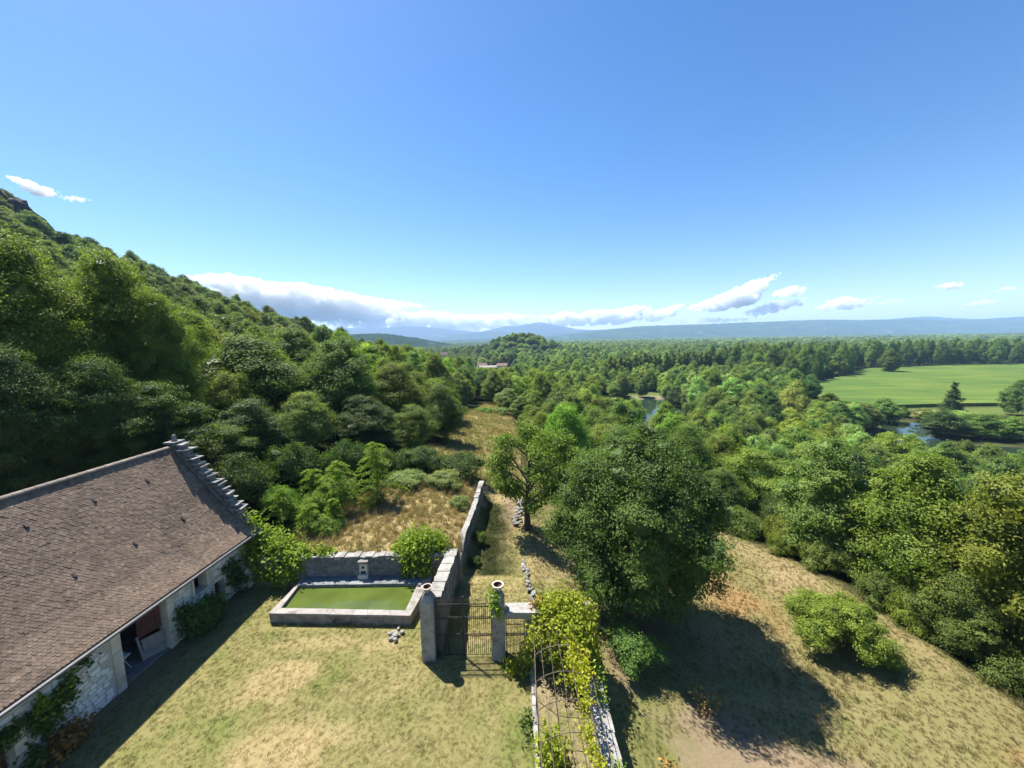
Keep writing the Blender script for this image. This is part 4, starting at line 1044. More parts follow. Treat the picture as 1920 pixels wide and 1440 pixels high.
# yellow strip of weed floating on the right pond
b = MB(); rr = np.random.default_rng(4); n = 14
vs = [(107.5 + k * .78, 112.2 + .5 * math.sin(k * .7) + rr.uniform(-.15, .15), -17.26) for k in range(n)] + [(107.5 + k * .78, 113.3 + .35 * math.sin(k * .9 + 1) + rr.uniform(-.15, .15), -17.20) for k in range(n)]
b.add(vs, [(k, k + 1, n + k + 1, n + k) for k in range(n - 1)])
M['weed'] = rough_mat('yellow_weed', (0.45, 0.42, 0.06), (0.62, 0.56, 0.12), 2.0)
tag(b.build('pond_weed', M['weed'], origin=(112.5, 112.7, -17.2)), 'bright yellow strip of floating weed across the right hand pond', 'water plants')

# bare rock on the hillside
def outcrop(x, y, w, h, d, rz, label, seed):
    r = np.random.default_rng(seed); nx, nz = 30, 10; c, s = math.cos(rz), math.sin(rz); V = []
    def put(a, b_): return x + a * c - b_ * s, y + a * s + b_ * c
    prof = h * (.55 + .6 * fbm(np.linspace(0, w, nx), np.zeros(nx) + seed * 9.0, w * .22, seed))
    for j in range(nz):
        for i in range(nx):
            u = i / (nx - 1) * 2 - 1; t = j / (nz - 1); e = max(0, 1 - abs(u) ** 2.5) ** .5
            a = u * w / 2 + r.normal(0, .012 * w); b_ = -d * (1 - .75 * t) * e + r.normal(0, .10 * d)
            wx, wy = put(a, b_); g0 = float(ground(*put(u * w / 2, 0)))
            V.append((wx - x, wy - y, g0 - 3 * (1 - t) + prof[i] * e * t + r.normal(0, .05 * h)))
    for i in range(nx):
        wx, wy = put((i / (nx - 1) * 2 - 1) * w / 2, d * 1.5); V.append((wx - x, wy - y, float(ground(wx, wy)) - .5))
    o = link_mesh('rock_outcrop', fast_mesh('rock_outcrop', V, grid_quads(nx, nz + 1)), loc=(x, y, 0), mat=M['rock']); tag(o, label, 'rock', 'rocks on the hillside')
outcrop(-163, 180, 24, 9, 4, .75, 'grey rock face half way up the skyline of the wooded slope', 1)
outcrop(-240, 176, 56, 10, 9, .86, 'dark bare crag of the rocky peak at the far left', 2)
outcrop(-210, 194, 40, 6, 6, .72, 'lower right shoulder of the rocky peak', 3)

# ================================================================== vegetation
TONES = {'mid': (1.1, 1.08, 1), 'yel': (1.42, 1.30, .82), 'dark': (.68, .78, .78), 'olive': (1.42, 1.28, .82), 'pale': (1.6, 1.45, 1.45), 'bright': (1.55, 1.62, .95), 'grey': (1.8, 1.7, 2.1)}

def cards(rng, pos, nrm, size, tint, aspect=.62):
    """kite shaped leaf sprays: 4 vertices each"""
    n = len(pos); nrm = nrm / np.linalg.norm(nrm, axis=1, keepdims=True)
    t = rng.normal(size=(n, 3)); t -= nrm * (t * nrm).sum(1, keepdims=True); t /= np.linalg.norm(t, axis=1, keepdims=True) + 1e-9
    b = np.cross(nrm, t); L = size * rng.uniform(.65, 1.35, n)[:, None]
    V = np.stack([pos - t * L * .5, pos + b * L * aspect * .5 + nrm * L * .12 + t * L * .08, pos + t * L * .5 - nrm * L * .1, pos - b * L * aspect * .5 + nrm * L * .12 + t * L * .08], 1).reshape(-1, 3)
    Q = np.arange(n * 4).reshape(-1, 4)
    return V, Q, np.repeat(tint, 4)

import bmesh as _bm
def ico(sub=1):
    bm = _bm.new(); _bm.ops.create_icosphere(bm, subdivisions=sub, radius=1.0)
    V = np.array([v.co[:] for v in bm.verts]); F = np.array([[v.index for v in f.verts] for f in bm.faces]); bm.free(); return V, F
IV1, IF1 = ico(2)
def crown(seed, kind, H, W, base, nclump, per, leaf):
    """leaf sprays gathered in clumps on the lobes of a crown; returns vertices, quads, tint, lobes"""
    r = np.random.default_rng(seed); R = W / 2; top = H
    lobes = []
    if kind == 'oak':
        for i in range(64):
            f = (i + .5) / 64; a = i * 2.4 + r.uniform(-.5, .5); prof = math.sin(math.pi * min(1, .15 + .78 * f)) ** .66
            rad = R * r.uniform(.15, .27); d = max(0, R * prof - rad) * r.uniform(.72, 1.05)
            lobes.append((math.cos(a) * d, math.sin(a) * d, base * H + rad * .5 + (top - base * H - rad * 1.4) * f, rad, rad * r.uniform(.7, .95)))
        lobes.append((0, 0, base * H + (top - base * H) * .5, R * .62, (top - base * H) * .38))
    elif kind in ('broad', 'ash'):
        nl = 30 if kind == 'broad' else 26
        for i in range(nl):
            f = (i + .5) / nl; a = i * 2.4 + r.uniform(-.5, .5)
            prof = math.sin(math.pi * min(1, .16 + .82 * f)) ** .7
            rad = R * r.uniform(.22, .37) * (.8 + .25 * prof)
            z = base * H + rad * .6 + (top - base * H - rad * 1.6) * f
            d = max(0, R * prof - rad) * r.uniform(.78, 1.06)
            lobes.append((math.cos(a) * d, math.sin(a) * d, z, rad, rad * r.uniform(.68, .92)))
        lobes.append((r.normal(0, .1) * R, r.normal(0, .1) * R, top - R * .36, R * .34, R * .36))
        lobes.append((0, 0, base * H + (top - base * H) * .5, R * .58, (top - base * H) * .34))
    elif kind == 'locust':
        for i in range(14):
            f = (i + .5) / 14; a = i * 2.4 + r.uniform(-.6, .6); prof = math.sin(math.pi * (.12 + .75 * f)); rad = R * r.uniform(.28, .42)
            d = max(0, R * prof - rad * .7) * r.uniform(.7, 1.1)
            lobes.append((math.cos(a) * d, math.sin(a) * d, base * H + (top - base * H - rad * .5) * f + .2 * rad, rad, rad * .66))
    elif kind == 'poplar':
        for i in range(12):
            f = (i + .5) / 12; a = i * 2.4; prof = (math.sin(math.pi * min(1, .2 + .72 * f))) ** .6 ; rad = R * .75 * prof
            lobes.append((math.cos(a) * R * .25, math.sin(a) * R * .25, base * H + (top - base * H - rad) * f + rad * .4, rad, H * .09))
    elif kind == 'conifer':
        for i in range(18):
            f = (i + .5) / 18; a = i * 2.4; rad = R * (.16 + .42 * (1 - f)); d = R * (1 - f) * .62
            lobes.append((math.cos(a) * d, math.sin(a) * d, base * H + (top - base * H) * f, rad, rad * .7))
        lobes.append((0, 0, top - R * .2, R * .16, R * .3))
    elif kind == 'shrub':
        nb = 10 if R < 3 else 30
        for i in range(nb):
            a = i * 2.4 + r.uniform(-.5, .5); d = R * math.sqrt((i + .3) / nb) * r.uniform(.6, .9); rad = R * (r.uniform(.26, .46) if R < 3 else r.uniform(.14, .30)); hz = H * (1 - .5 * (d / R) ** 2) * r.uniform(.72, 1.06)
            lobes.append((math.cos(a) * d, math.sin(a) * d, max(hz - rad * .8, rad * .45), rad, min(rad * .8, hz * .55)))
    lb = np.array(lobes); w = lb[:, 3] * lb[:, 3]; w /= w.sum()
    C, D, RC = [], [], []
    tries = 0
    while sum(len(c) for c in C) < nclump and tries < 60:
        tries += 1
        k = r.choice(len(lb), nclump, p=w); d = r.normal(size=(nclump, 3)); d[:, 2] += .25; d /= np.linalg.norm(d, axis=1, keepdims=True)
        s = r.uniform(.72, 1.08, nclump) ; s = np.where(r.random(nclump) < .10, s * r.uniform(1.05, 1.22, nclump), s)
        p = lb[k, :3] + d * lb[k][:, [3, 3, 4]] * s[:, None]
        q = np.linalg.norm((p[:, None] - lb[None, :, :3]) / lb[None][:, :, [3, 3, 4]], axis=2); q[np.arange(nclump), k] = 9
        ok = (q.min(1) > .72) & (p[:, 2] > base * H * .55 + .04 * H)
        C.append(p[ok]); D.append(d[ok]); RC.append(lb[k, 3][ok])
    C = np.concatenate(C)[:nclump]; D = np.concatenate(D)[:nclump]; RC = np.concatenate(RC)[:nclump]; n = len(C)
    i = np.repeat(np.arange(n), per); m = len(i)
    cr = np.clip(RC * .36, leaf * .9, None)[i]
    off = r.normal(size=(m, 3)) * cr[:, None] * np.array([.62, .62, .42])
    if kind == 'locust': off *= np.array([1.2, 1.2, .7])
    if kind == 'poplar': off *= np.array([.8, .8, 1.5])
    pos = C[i] + off
    nr = D[i] * .85 + off / (cr[:, None] + 1e-6) * .30 + np.array([0, 0, .50]) + r.normal(size=(m, 3)) * .36
    tint = np.clip(r.normal(.45, .20, n)[i] + r.normal(0, .18, m), 0, 1)
    V, Q, T = cards(r, pos, nr, leaf, tint)
    # opaque cores added inside each lobe to block light; darker tint paints inner shade
    Vi, Ti = [V], [T]; F3 = []; nb = len(V)
    for lx, ly, lz, lr, lh in lobes:
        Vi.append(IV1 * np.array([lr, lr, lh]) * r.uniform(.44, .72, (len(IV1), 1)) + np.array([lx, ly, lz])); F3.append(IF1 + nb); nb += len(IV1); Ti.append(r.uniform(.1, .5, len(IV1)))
    return np.concatenate(Vi), [Q, np.concatenate(F3)], np.concatenate(Ti), lobes

def crown_mesh(name, seed, kind, H, W, base, nclump, per, leaf, mat):
    V, Q, T, lobes = crown(seed, kind, H, W, base, nclump, per, leaf)
    me = fast_mesh(name, V, Q, {'tint': T}); me.materials.append(mat)
    return me, lobes

def trunk_mesh(lobes, H, base, rad, seed, lean=0.0, nlimb=9):
    r = np.random.default_rng(seed); b = MB()
    top = H * (base + (1 - base) * .62); k = 7
    ax = [(lean * (z / top) ** 1.5 + .03 * H * math.sin(z * 1.3 + seed) * z / H, .02 * H * math.sin(z * 1.7 + seed * 2) * z / H, z) for z in np.linspace(-.4, top, k)]
    b.tube(ax, [rad * 1.45] + [rad * (1.08 - .8 * i / (k - 1)) for i in range(1, k)], 8)
    for lx, ly, lz, lr, lh in sorted(lobes, key=lambda q: -q[3])[:nlimb]:
        z0 = min(max(lz - math.hypot(lx, ly) * .8 - .4, H * base * .8), top * .92); f = z0 / top
        s = Vector((np.interp(z0, [a[2] for a in ax], [a[0] for a in ax]), np.interp(z0, [a[2] for a in ax], [a[1] for a in ax]), z0)); e = Vector((lx, ly, lz + lh * .3)); m = s.lerp(e, .5) + Vector((r.normal(0, .04), r.normal(0, .04), .06)) * H * .3
        r0 = rad * (1.0 - .65 * f) * .55
        b.tube([s, m, e], [r0, r0 * .6, r0 * .2], 6)
    return b

class Kind:
    pass
VAR = {}
def variants(key, kind, n, H, W, base, nclump, per, leaf, trunk):
    out = []
    for s in range(n):
        me, lobes = crown_mesh('crown', hash((key, s)) % 9999 if False else sum(map(ord, key)) * 7 + s * 13, kind, H, W, base, nclump, per, leaf, LEAF)
        mi = me.copy(); mi.materials.clear(); mi.materials.append(LEAFI)
        tb = trunk_mesh(lobes, H, base, trunk, s + 5).mesh('trunk'); tb.materials.append(M['bark'])
        out.append((me, mi, tb))
    VAR[key] = (out, H, W)
variants('broad_hi', 'broad', 5, 10, 8, .07, 560, 64, .165, .22)
variants('tall_hi', 'broad', 3, 16, 10.5, .04, 1000, 64, .17, .3)
variants('ash_hi', 'ash', 3, 10, 6.5, .06, 520, 60, .15, .20)
variants('locust_hi', 'locust', 3, 9, 6.5, .14, 420, 52, .155, .16)
variants('broad_mid', 'broad', 6, 10, 8, .06, 440, 32, .27, .22)
variants('locust_mid', 'locust', 2, 10, 7, .12, 220, 30, .30, .2)
variants('poplar_mid', 'poplar', 3, 16, 4, .08, 220, 22, .38, .2)
variants('conifer_mid', 'conifer', 2, 11, 6, .04, 320, 26, .28, .2)
variants('shrub_mid', 'shrub', 4, 2.2, 4, .0, 190, 44, .12, .05)
variants('shrub_big', 'shrub', 2, 3.3, 6.4, .0, 520, 62, .125, .05)
variants('broad_lo', 'broad', 5, 10, 9, .06, 170, 15, .62, .22)

def tree(name, key, x, y, h, w, tone, label, cat, group, seed, z=None):
    vs, H, W = VAR[key]; r = random.Random(seed)
    me, mi, tb = vs[seed % len(vs)]
    if z is None: z = float(ground(x, y))
    t = thing(name, (x, y, z), label, cat, group, r.uniform(0, 6.28)); t.scale = (w / W, w / W, h / H)
    c = bpy.data.objects.new('crown', me); c.parent = t; c.color = (*[v * r.uniform(.92, 1.08) for v in tone], 1); COL.objects.link(c)
    if cat != 'bush':
        k = bpy.data.objects.new('trunk', tb); k.parent = t; COL.objects.link(k)
    return t

HAND = [
 (-36.0, 28.6, 16.0, 10.5, 'broad', 'olive', 'tallest olive green tree at the far left edge, high above the barn roof'),
 (-35.2, 34.6, 15.9, 10.2, 'broad', 'olive', 'big olive green tree just right of the tallest one above the barn ridge'),
 (-31.0, 34.5, 13.5, 7.0, 'broad', 'yel', 'yellowish tree forming the right shoulder of the tall group above the barn'),
 (-31.1, 23.2, 10.4, 7.0, 'broad', 'dark', 'dark shaded tree low behind the left end of the barn ridge'),  # dark tone of the understory puts the hill's shade into its leaves
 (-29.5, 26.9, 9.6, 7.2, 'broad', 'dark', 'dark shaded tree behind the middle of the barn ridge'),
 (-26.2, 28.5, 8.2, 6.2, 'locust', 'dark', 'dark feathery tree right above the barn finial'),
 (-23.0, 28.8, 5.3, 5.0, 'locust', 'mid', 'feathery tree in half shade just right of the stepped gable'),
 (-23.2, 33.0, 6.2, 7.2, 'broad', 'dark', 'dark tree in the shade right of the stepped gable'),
 (-41.1, 49.1, 10.5, 7.3, 'locust', 'bright', 'light green soft crowned tree between the tall left group and the hillside'),
 (-29.5, 43.0, 10.4, 13.0, 'broad', 'mid', 'large rounded tree above the gable with two sunlit tops'),
 (-27.5, 37.0, 7.0, 6.4, 'broad', 'yel', 'pale sunlit tree standing in front of the large rounded one above the gable'),
 (-34.0, 61.0, 11.6, 11.5, 'broad', 'mid', 'rounded mid green tree behind the large one above the gable'),
 (-22.6, 49.5, 11.8, 12.0, 'broad', 'mid', 'tall tree with a deep dark right flank above the bright saplings'),
 (-21.5, 39.0, 6.2, 6.4, 'broad', 'pale', 'pale leaved tree leaning out over the dark wood above the saplings'),
 (-17.2, 55.0, 10.0, 10.0, 'broad', 'yel', 'yellow green tree in the middle of the left wood edge'),
 (-10.3, 54.0, 8.2, 7.6, 'broad', 'mid', 'last rounded tree at the right end of the left wood edge'),
 (-11.5, 43.5, 5.6, 5.4, 'locust', 'mid', 'slender loose tree in front of the left wood edge beside the hedge'),
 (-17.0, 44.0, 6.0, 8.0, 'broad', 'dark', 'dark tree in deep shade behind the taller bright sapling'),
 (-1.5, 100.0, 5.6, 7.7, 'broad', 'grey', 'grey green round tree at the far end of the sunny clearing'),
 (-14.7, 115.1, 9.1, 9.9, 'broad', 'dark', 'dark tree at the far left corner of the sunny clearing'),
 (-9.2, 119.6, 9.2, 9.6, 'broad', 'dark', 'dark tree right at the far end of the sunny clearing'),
 (24.0, 28.4, 10.2, 7.2, 'ash', 'pale', 'pale green tall tree at the upper edge of the dry meadow'),
 (25.6, 23.2, 10.6, 7.4, 'ash', 'yel', 'yellow green tree beside the pale one on the meadow edge'),
 (26.4, 19.4, 11.4, 7.0, 'ash', 'yel', 'yellow green tree at the right edge of the photo above the meadow'),
 (26.4, 14.4, 10.0, 6.2, 'broad', 'dark', 'dark green tree cut by the right edge of the photo'),
 (24.2, 19.2, 4.6, 4.2, 'broad', 'mid', 'low leafy tree in front of the yellow green pair on the meadow edge'),
 (27.7, 41.6, 8.6, 8.1, 'locust', 'bright', 'bright green feathery tree beyond the oak, right of its crown'),
 (21.4, 38.4, 5.4, 5.7, 'broad', 'mid', 'mid green tree peering over the right shoulder of the oak'),
 (27.6, 36.8, 5.5, 5.2, 'broad', 'dark', 'dark tree between the bright feathery one and the pale meadow tree'),
 (17.1, 76.1, 11.5, 9.5, 'broad', 'mid', 'rounded tree behind the left shoulder of the oak'),
 (10.5, 83.3, 9.3, 11.0, 'broad', 'mid', 'rounded tree rising behind the walnut crown'),
 (21.9, 70.7, 11.5, 8.3, 'broad', 'yel', 'yellowish tree behind the top of the oak'),
 (3.9, 71.9, 5.9, 7.1, 'broad', 'olive', 'olive tree just left behind the walnut crown'),
 (168.2, 144.8, 12.8, 8.2, 'conifer', 'dark', 'lone dark pyramid shaped tree in front of the green field'),
 (132.0, 114.9, 7.9, 12.5, 'broad', 'dark', 'dark rounded tree on the right shore of the right pond'),
 (133.0, 135.7, 9.4, 11.3, 'broad', 'grey', 'grey willow left of the right pond'),
 (75.7, 174.3, 9.9, 10.5, 'broad', 'dark', 'dark tree on the right shore of the nearer pond'),
 (137.9, 165.0, 6.7, 8.1, 'broad', 'olive', 'olive tree standing alone before the corner of the green field'),
 (298.0, 302.0, 19.0, 15.0, 'broad', 'mid', 'single rounded tree on the near corner of the tall wood by the field'),
]

placed = []
TONES['glow'] = (1.45, 1.28, .80)  # leaf tone that stands in for sunlight coming through the tall crowns
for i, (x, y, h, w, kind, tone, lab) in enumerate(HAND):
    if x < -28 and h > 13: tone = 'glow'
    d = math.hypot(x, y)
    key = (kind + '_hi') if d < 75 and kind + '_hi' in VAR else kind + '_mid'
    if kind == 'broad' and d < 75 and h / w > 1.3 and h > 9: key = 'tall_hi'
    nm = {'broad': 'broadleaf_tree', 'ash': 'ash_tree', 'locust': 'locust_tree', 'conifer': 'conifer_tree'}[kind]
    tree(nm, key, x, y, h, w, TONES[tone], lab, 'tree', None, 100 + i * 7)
    placed.append((x, y, w * .5))

# the oak on the meadow --------------------------------------------------
oz = float(ground(7.2, 21.2))
oak = thing('oak_tree', (7.2, 21.2, oz), 'big dense dark green oak with foliage to the ground on the dry meadow', 'tree')
me, lobes = crown_mesh('crown', 424, 'oak', 11.6, 10.6, .13, 1500, 72, .135, LEAF)
c = link_mesh('crown', me, parent=oak); c.color = (.90, 1.0, .95, 1)
link_mesh('trunk', trunk_mesh(lobes, 11.6, .1, .32, 3).mesh('trunk'), parent=oak, mat=M['bark'])
placed.append((7.2, 21.2, 6))

# the thin walnut with its bare branch --------------------------------------------------
wz = float(ground(1.05, 28.8))
wal = thing('walnut_tree', (1.05, 28.8, wz), 'thin crowned walnut tree with a bare dead branch beside the grass path', 'tree')
r = np.random.default_rng(77)
wl_lobes = []
for i in range(20):
    f = (i + .5) / 20; a = i * 2.4 + r.uniform(-.5, .5); d = 3.4 * math.sin(math.pi * (.15 + .72 * f)) ** .8 * r.uniform(.55, 1.0)
    wl_lobes.append((math.cos(a) * d + .4, math.sin(a) * d * .9, 2.3 + 5.6 * f, r.uniform(.75, 1.15), r.uniform(.5, .8)))
lb = np.array(wl_lobes); nC = 680
k = r.integers(0, len(lb), nC); dd = r.normal(size=(nC, 3)); dd /= np.linalg.norm(dd, axis=1, keepdims=True)
C = lb[k, :3] + dd * lb[k][:, [3, 3, 4]] * r.uniform(.3, 1.1, nC)[:, None]
i = np.repeat(np.arange(nC), 24); off = r.normal(size=(len(i), 3)) * np.array([.26, .26, .14])
V, Q, T = cards(r, C[i] + off, off + np.array([0, 0, .5]) + r.normal(size=(len(i), 3)) * .6, .20, np.clip(r.normal(.5, .16, nC)[i] + r.normal(0, .15, len(i)), 0, 1))
me = fast_mesh('crown', V, Q, {'tint': T}); c = link_mesh('crown', me, parent=wal, mat=LEAF); c.color = (1.32, 1.34, 1.1, 1)
b = MB(); b.tube([(0, 0, -.3), (-.02, .02, .5), (-.05, .05, 1.6), (.0, .1, 3.0), (.1, .1, 4.4), (.2, 0, 6.2)], [.36, .26, .21, .18, .14, .06], 9)
for lx, ly, lz, lr, lh in wl_lobes:
    z0 = min(max(1.9, lz - math.hypot(lx, ly) * .7), 5.8); s = Vector((np.interp(z0, [1.6, 3, 6.2], [-.05, 0, .2]), .08, z0)); e = Vector((lx, ly, lz)); m = s.lerp(e, .5) + Vector((r.normal(0, .15), r.normal(0, .15), .25))
    b.tube([s, m, e], [.075, .05, .018], 5)
    for q in range(3):
        b.tube([m.lerp(e, .3 + .2 * q), e + Vector((r.normal(0, .5), r.normal(0, .5), r.normal(.2, .4)))], [.03, .008], 4)
o = link_mesh('trunk', b.mesh('trunk'), parent=wal, mat=M['bark'])
b = MB(); b.tube([(-.05, .1, 4.0), (-.9, .2, 5.4), (-1.6, .3, 6.5), (-2.0, .35, 7.6)], [.09, .07, .045, .012], 6)
for s, e in (((-.9, .2, 5.4), (-1.9, -.2, 6.1)), ((-1.3, .25, 6.0), (-1.2, .6, 7.4)), ((-1.6, .3, 6.5), (-2.6, .2, 7.3)), ((-1.75, .3, 6.9), (-1.6, -.1, 7.9)), ((-.5, .2, 4.7), (-.4, .9, 6.9)), ((-.4, .9, 6.2), (.1, 1.1, 7.9)), ((-1.5, -.05, 5.8), (-2.5, -.3, 6.3))):
    b.tube([s, (Vector(s) + Vector(e)) / 2 + Vector((.05, 0, .08)), e], [.045, .03, .008], 5)
link_mesh('dead_branch', b.mesh('dead_branch'), parent=wal, mat=M['dead_wood'])
placed.append((1, 28.8, 4))

# shrubs, creepers ----------------------------------------------------------
def leaf_cloud(name, label, cat, blobs, leaf, color, seed, loc, mat=None, flat=(1, 1, 1), group=None, stems=None, per_clump=14, part='foliage'):
    """blobs: (x, y, z, rx, ry, rz, count) in world space"""
    r = np.random.default_rng(seed); Vs, Qs, Ts, nb = [], [], [], 0
    for bx, by, bz, rx, ry, rz, cnt in blobs:
        nc = max(1, cnt // per_clump); d = r.normal(size=(nc, 3)); d /= np.linalg.norm(d, axis=1, keepdims=True)
        C = np.array([bx, by, bz]) + d * np.array([rx, ry, rz]) * (r.uniform(.35, 1.05, nc) ** .6)[:, None]
        i = np.repeat(np.arange(nc), per_clump); s = min(rx, rz) * .22 + leaf * .8
        off = r.normal(size=(len(i), 3)) * s * np.array(flat)
        nr = d[i] * .5 + np.array([0, -.05, .5]) + r.normal(size=(len(i), 3)) * .6
        t = np.clip(r.normal(.48, .17, nc)[i] + r.normal(0, .16, len(i)), 0, 1)
        V, Q, T = cards(r, C[i] + off - np.array(loc), nr, leaf, t, .75)
        Vs.append(V); Qs.append(Q + nb); Ts.append(T); nb += len(V)
    t = thing(name, loc, label, cat, group)
    me = fast_mesh(part, np.concatenate(Vs), np.concatenate(Qs), {'tint': np.concatenate(Ts)})
    o = link_mesh(part, me, parent=t, mat=mat or LEAF); o.color = (*color, 1)
    if name in ('rose_bush', 'climbing_plant', 'wall_vine', 'vine_tips', 'withered_plant'): swing(t)
    if stems:
        b = MB()
        for pts, rad in stems: b.tube([tuple(Vector(p) - Vector(loc)) for p in pts], rad, 5)
        link_mesh('stem', b.mesh('stem'), parent=t, mat=M['bark'])
    return t
YG = (1.75, 1.7, .75); VG = (2.3, 1.85, .7); DG = (.62, .8, .75)
leaf_cloud('creeper', 'bright green creeper smothering the far corner of the barn and the wall beside it', 'creeper',
    [(-16.5, 23.3, 2.4, .7, .8, 1.0, 1500), (-16.3, 23.3, 1.0, .5, .7, .7, 600), (-15.6, 23.1, 2.0, .9, .7, .9, 1700), (-14.7, 22.9, 1.6, .8, .7, .7, 1400), (-14.0, 22.8, 1.5, .7, .6, .55, 1000), (-15.3, 22.5, .8, .8, .35, .6, 800), (-14.3, 22.3, .8, .45, .3, .5, 420), (-13.6, 22.3, 1.2, .35, .25, .45, 320), (-16.9, 23.2, 3.6, .35, .5, .6, 450), (-13.2, 22.7, 1.8, .8, .35, .25, 420), (-12.0, 22.75, 1.9, .6, .3, .2, 260)],
    .21, YG, 1, (-15.5, 23, 0), stems=[([(-16, 22.9, 0), (-16.2, 23.1, 1.5), (-16.5, 23.2, 3)], .05)])
leaf_cloud('vine_bush', 'round bright green bush spilling over the top of the pool wall', 'bush',
    [(-6.0, 23.1, 2.15, 1.15, .9, .75, 2600), (-6.7, 22.8, 1.9, .7, .6, .6, 1000), (-5.1, 23.2, 2.05, .7, .7, .6, 1000), (-5.9, 22.25, 1.45, .55, .25, .5, 600), (-6.5, 22.2, 1.2, .35, .15, .5, 300), (-5.5, 22.2, 1.0, .25, .14, .5, 200), (-6.75, 22.2, .8, .12, .1, .3, 60)],
    .18, YG, 2, (-6, 22.9, 1.7))
leaf_cloud('rose_bush', 'dark green climbing shrub between the barn doorway and the small stable door', 'bush',
    [(-16.3, 18.3, .85, .42, .5, .65, 1000), (-16.35, 18.95, .8, .42, .55, .6, 1000), (-16.4, 19.5, .75, .4, .4, .5, 600), (-16.2, 18.7, .35, .5, .8, .35, 700), (-16.72, 18.1, 1.5, .12, .3, .3, 160)],
    .16, DG, 3, (-16.4, 18.9, 0))
leaf_cloud('climbing_plant', 'thin green climber hanging beside the stable door near the barn corner', 'creeper',
    [(-16.7, 21.5, 1.5, .25, .35, .6, 500), (-16.65, 21.8, .7, .25, .3, .6, 350), (-16.75, 21.2, 2.0, .12, .4, .14, 140)], .15, DG, 4, (-16.7, 21.5, 0))
leaf_cloud('wall_vine', 'trained vine spread across the barn wall at the lower left of the photo', 'creeper',
    [(-16.76, 12.55, 1.75, .12, .35, .62, 620), (-16.78, 13.2, 1.95, .10, .26, .42, 300), (-16.76, 11.7, 2.0, .12, .5, .28, 300), (-16.76, 10.9, 1.8, .16, .4, .4, 320), (-16.74, 12.0, .6, .2, .35, .30, 240), (-16.82, 13.6, 2.55, .08, .6, .1, 160), (-16.8, 12.9, 1.1, .1, .5, .3, 150)], .15, DG, 5, (-16.75, 12.3, 0),
    stems=[([(-16.8, 12.5, 0), (-16.82, 12.6, 1), (-16.82, 12.5, 2.4)], .03), ([(-16.84, 10.4, 1.2), (-16.84, 12.9, 1.55)], .012), ([(-16.84, 12.6, 1.8), (-16.84, 13.7, 2.5)], .015)])
leaf_cloud('vine_tips', 'sunlit yellow green shoots at the top of the trained vine on the barn wall', 'creeper',
    [(-16.55, 12.5, 2.15, .08, .18, .3, 70), (-16.6, 12.75, 1.75, .08, .16, .15, 40), (-16.6, 13.2, 2.2, .05, .2, .1, 30)], .13, YG, 55, (-16.6, 12.6, 2))
leaf_cloud('withered_plant', 'withered rust brown plant at the foot of the barn wall below the vine', 'plant',
    [(-16.5, 13.0, .35, .25, .5, .4, 420), (-16.4, 12.6, .25, .3, .4, .3, 260)], .16, (1.0, .75, .45), 6, (-16.5, 12.9, 0), mat=DRYL)
leaf_cloud('pergola_vine', 'yellow green vine heaped over the far end of the iron pergola and the gateway slab', 'creeper',
    [(2.2, 16.5, 2.45, .95, .75, .55, 2800), (1.5, 16.6, 2.35, .6, .5, .4, 900), (3.0, 16.4, 2.1, .55, .7, .7, 1500), (2.4, 15.6, 2.1, .85, .6, .5, 1700), (2.0, 15.8, 1.3, .8, .6, .7, 1300), (2.9, 15.4, 1.5, .5, .6, .7, 900), (2.4, 14.9, 1.0, .5, .5, .6, 600), (3.25, 15.6, 1.0, .3, .6, .7, 600)],
    .15, VG, 8, (2.3, 16, 0))
leaf_cloud('vine_strand', 'long yellowing vine strand trailing along the right side of the pergola towards the viewer', 'creeper',
    [(2.35 + .08 * math.sin(y * 2.1), y, 2.22, .10, .3, .10, 60 + int(90 * max(0, (y - 12.5) / 2.3))) for y in np.arange(14.8, 7.6, -.42)] + [(2.75 + .06 * math.sin(y * 3), y, 2.0, .08, .3, .14, 60) for y in np.arange(15.0, 13.2, -.4)], .13, (2.9, 2.1, .7), 9, (2.4, 11, 2))
leaf_cloud('vine_spray', 'yellow vine spray growing up the pier beside the small side gate', 'creeper',
    [(.75, 16.2, 1.5, .28, .25, .55, 260), (.35, 16.0, .7, .3, .25, .5, 200), (-.1, 15.8, .3, .35, .3, .25, 150), (.8, 15.6, 1.9, .2, .3, .3, 120), (.15, 15.5, .12, .3, .25, .12, 60)], .15, VG, 10, (.5, 16, 0), stems=[([(.9, 15.8, 0), (.85, 15.9, 1), (.8, 16.0, 2)], .025)])
leaf_cloud('ivy', 'ivy hanging down the front of the right gate pillar', 'creeper',
    [(-.95, 16.38, 2.95, .12, .08, .42, 170), (-.85, 16.36, 2.55, .12, .06, .3, 110), (-1.08, 16.4, 3.38, .12, .12, .1, 50)], .13, (1.9, 2.0, .8), 11, (-.9, 16.4, 2.5))
leaf_cloud('red_creeper', 'patch of red creeper on the gateway slab beside the vine', 'creeper', [(1.05, 16.9, 2.5, .35, .16, .08, 130), (2.3, 17.0, 2.62, .3, .12, .08, 60)], .13, (1.1, .42, .25), 12, (1.1, 16.9, 2.42), mat=DRYL)
leaf_cloud('lime_bush', 'small lime green bush growing inside the pergola', 'bush', [(1.15, 11.9, .55, .42, .45, .5, 560), (1.2, 11.8, .95, .25, .3, .25, 160)], .15, VG, 13, (1.15, 11.9, 0))
leaf_cloud('weed_tuft', 'low green weeds against the kerb outside the pergola', 'plant', [(.35, 13.4, .15, .2, .25, .2, 80), (.45, 12.9, .12, .15, .2, .15, 50)], .13, DG, 14, (.4, 13.2, 0))
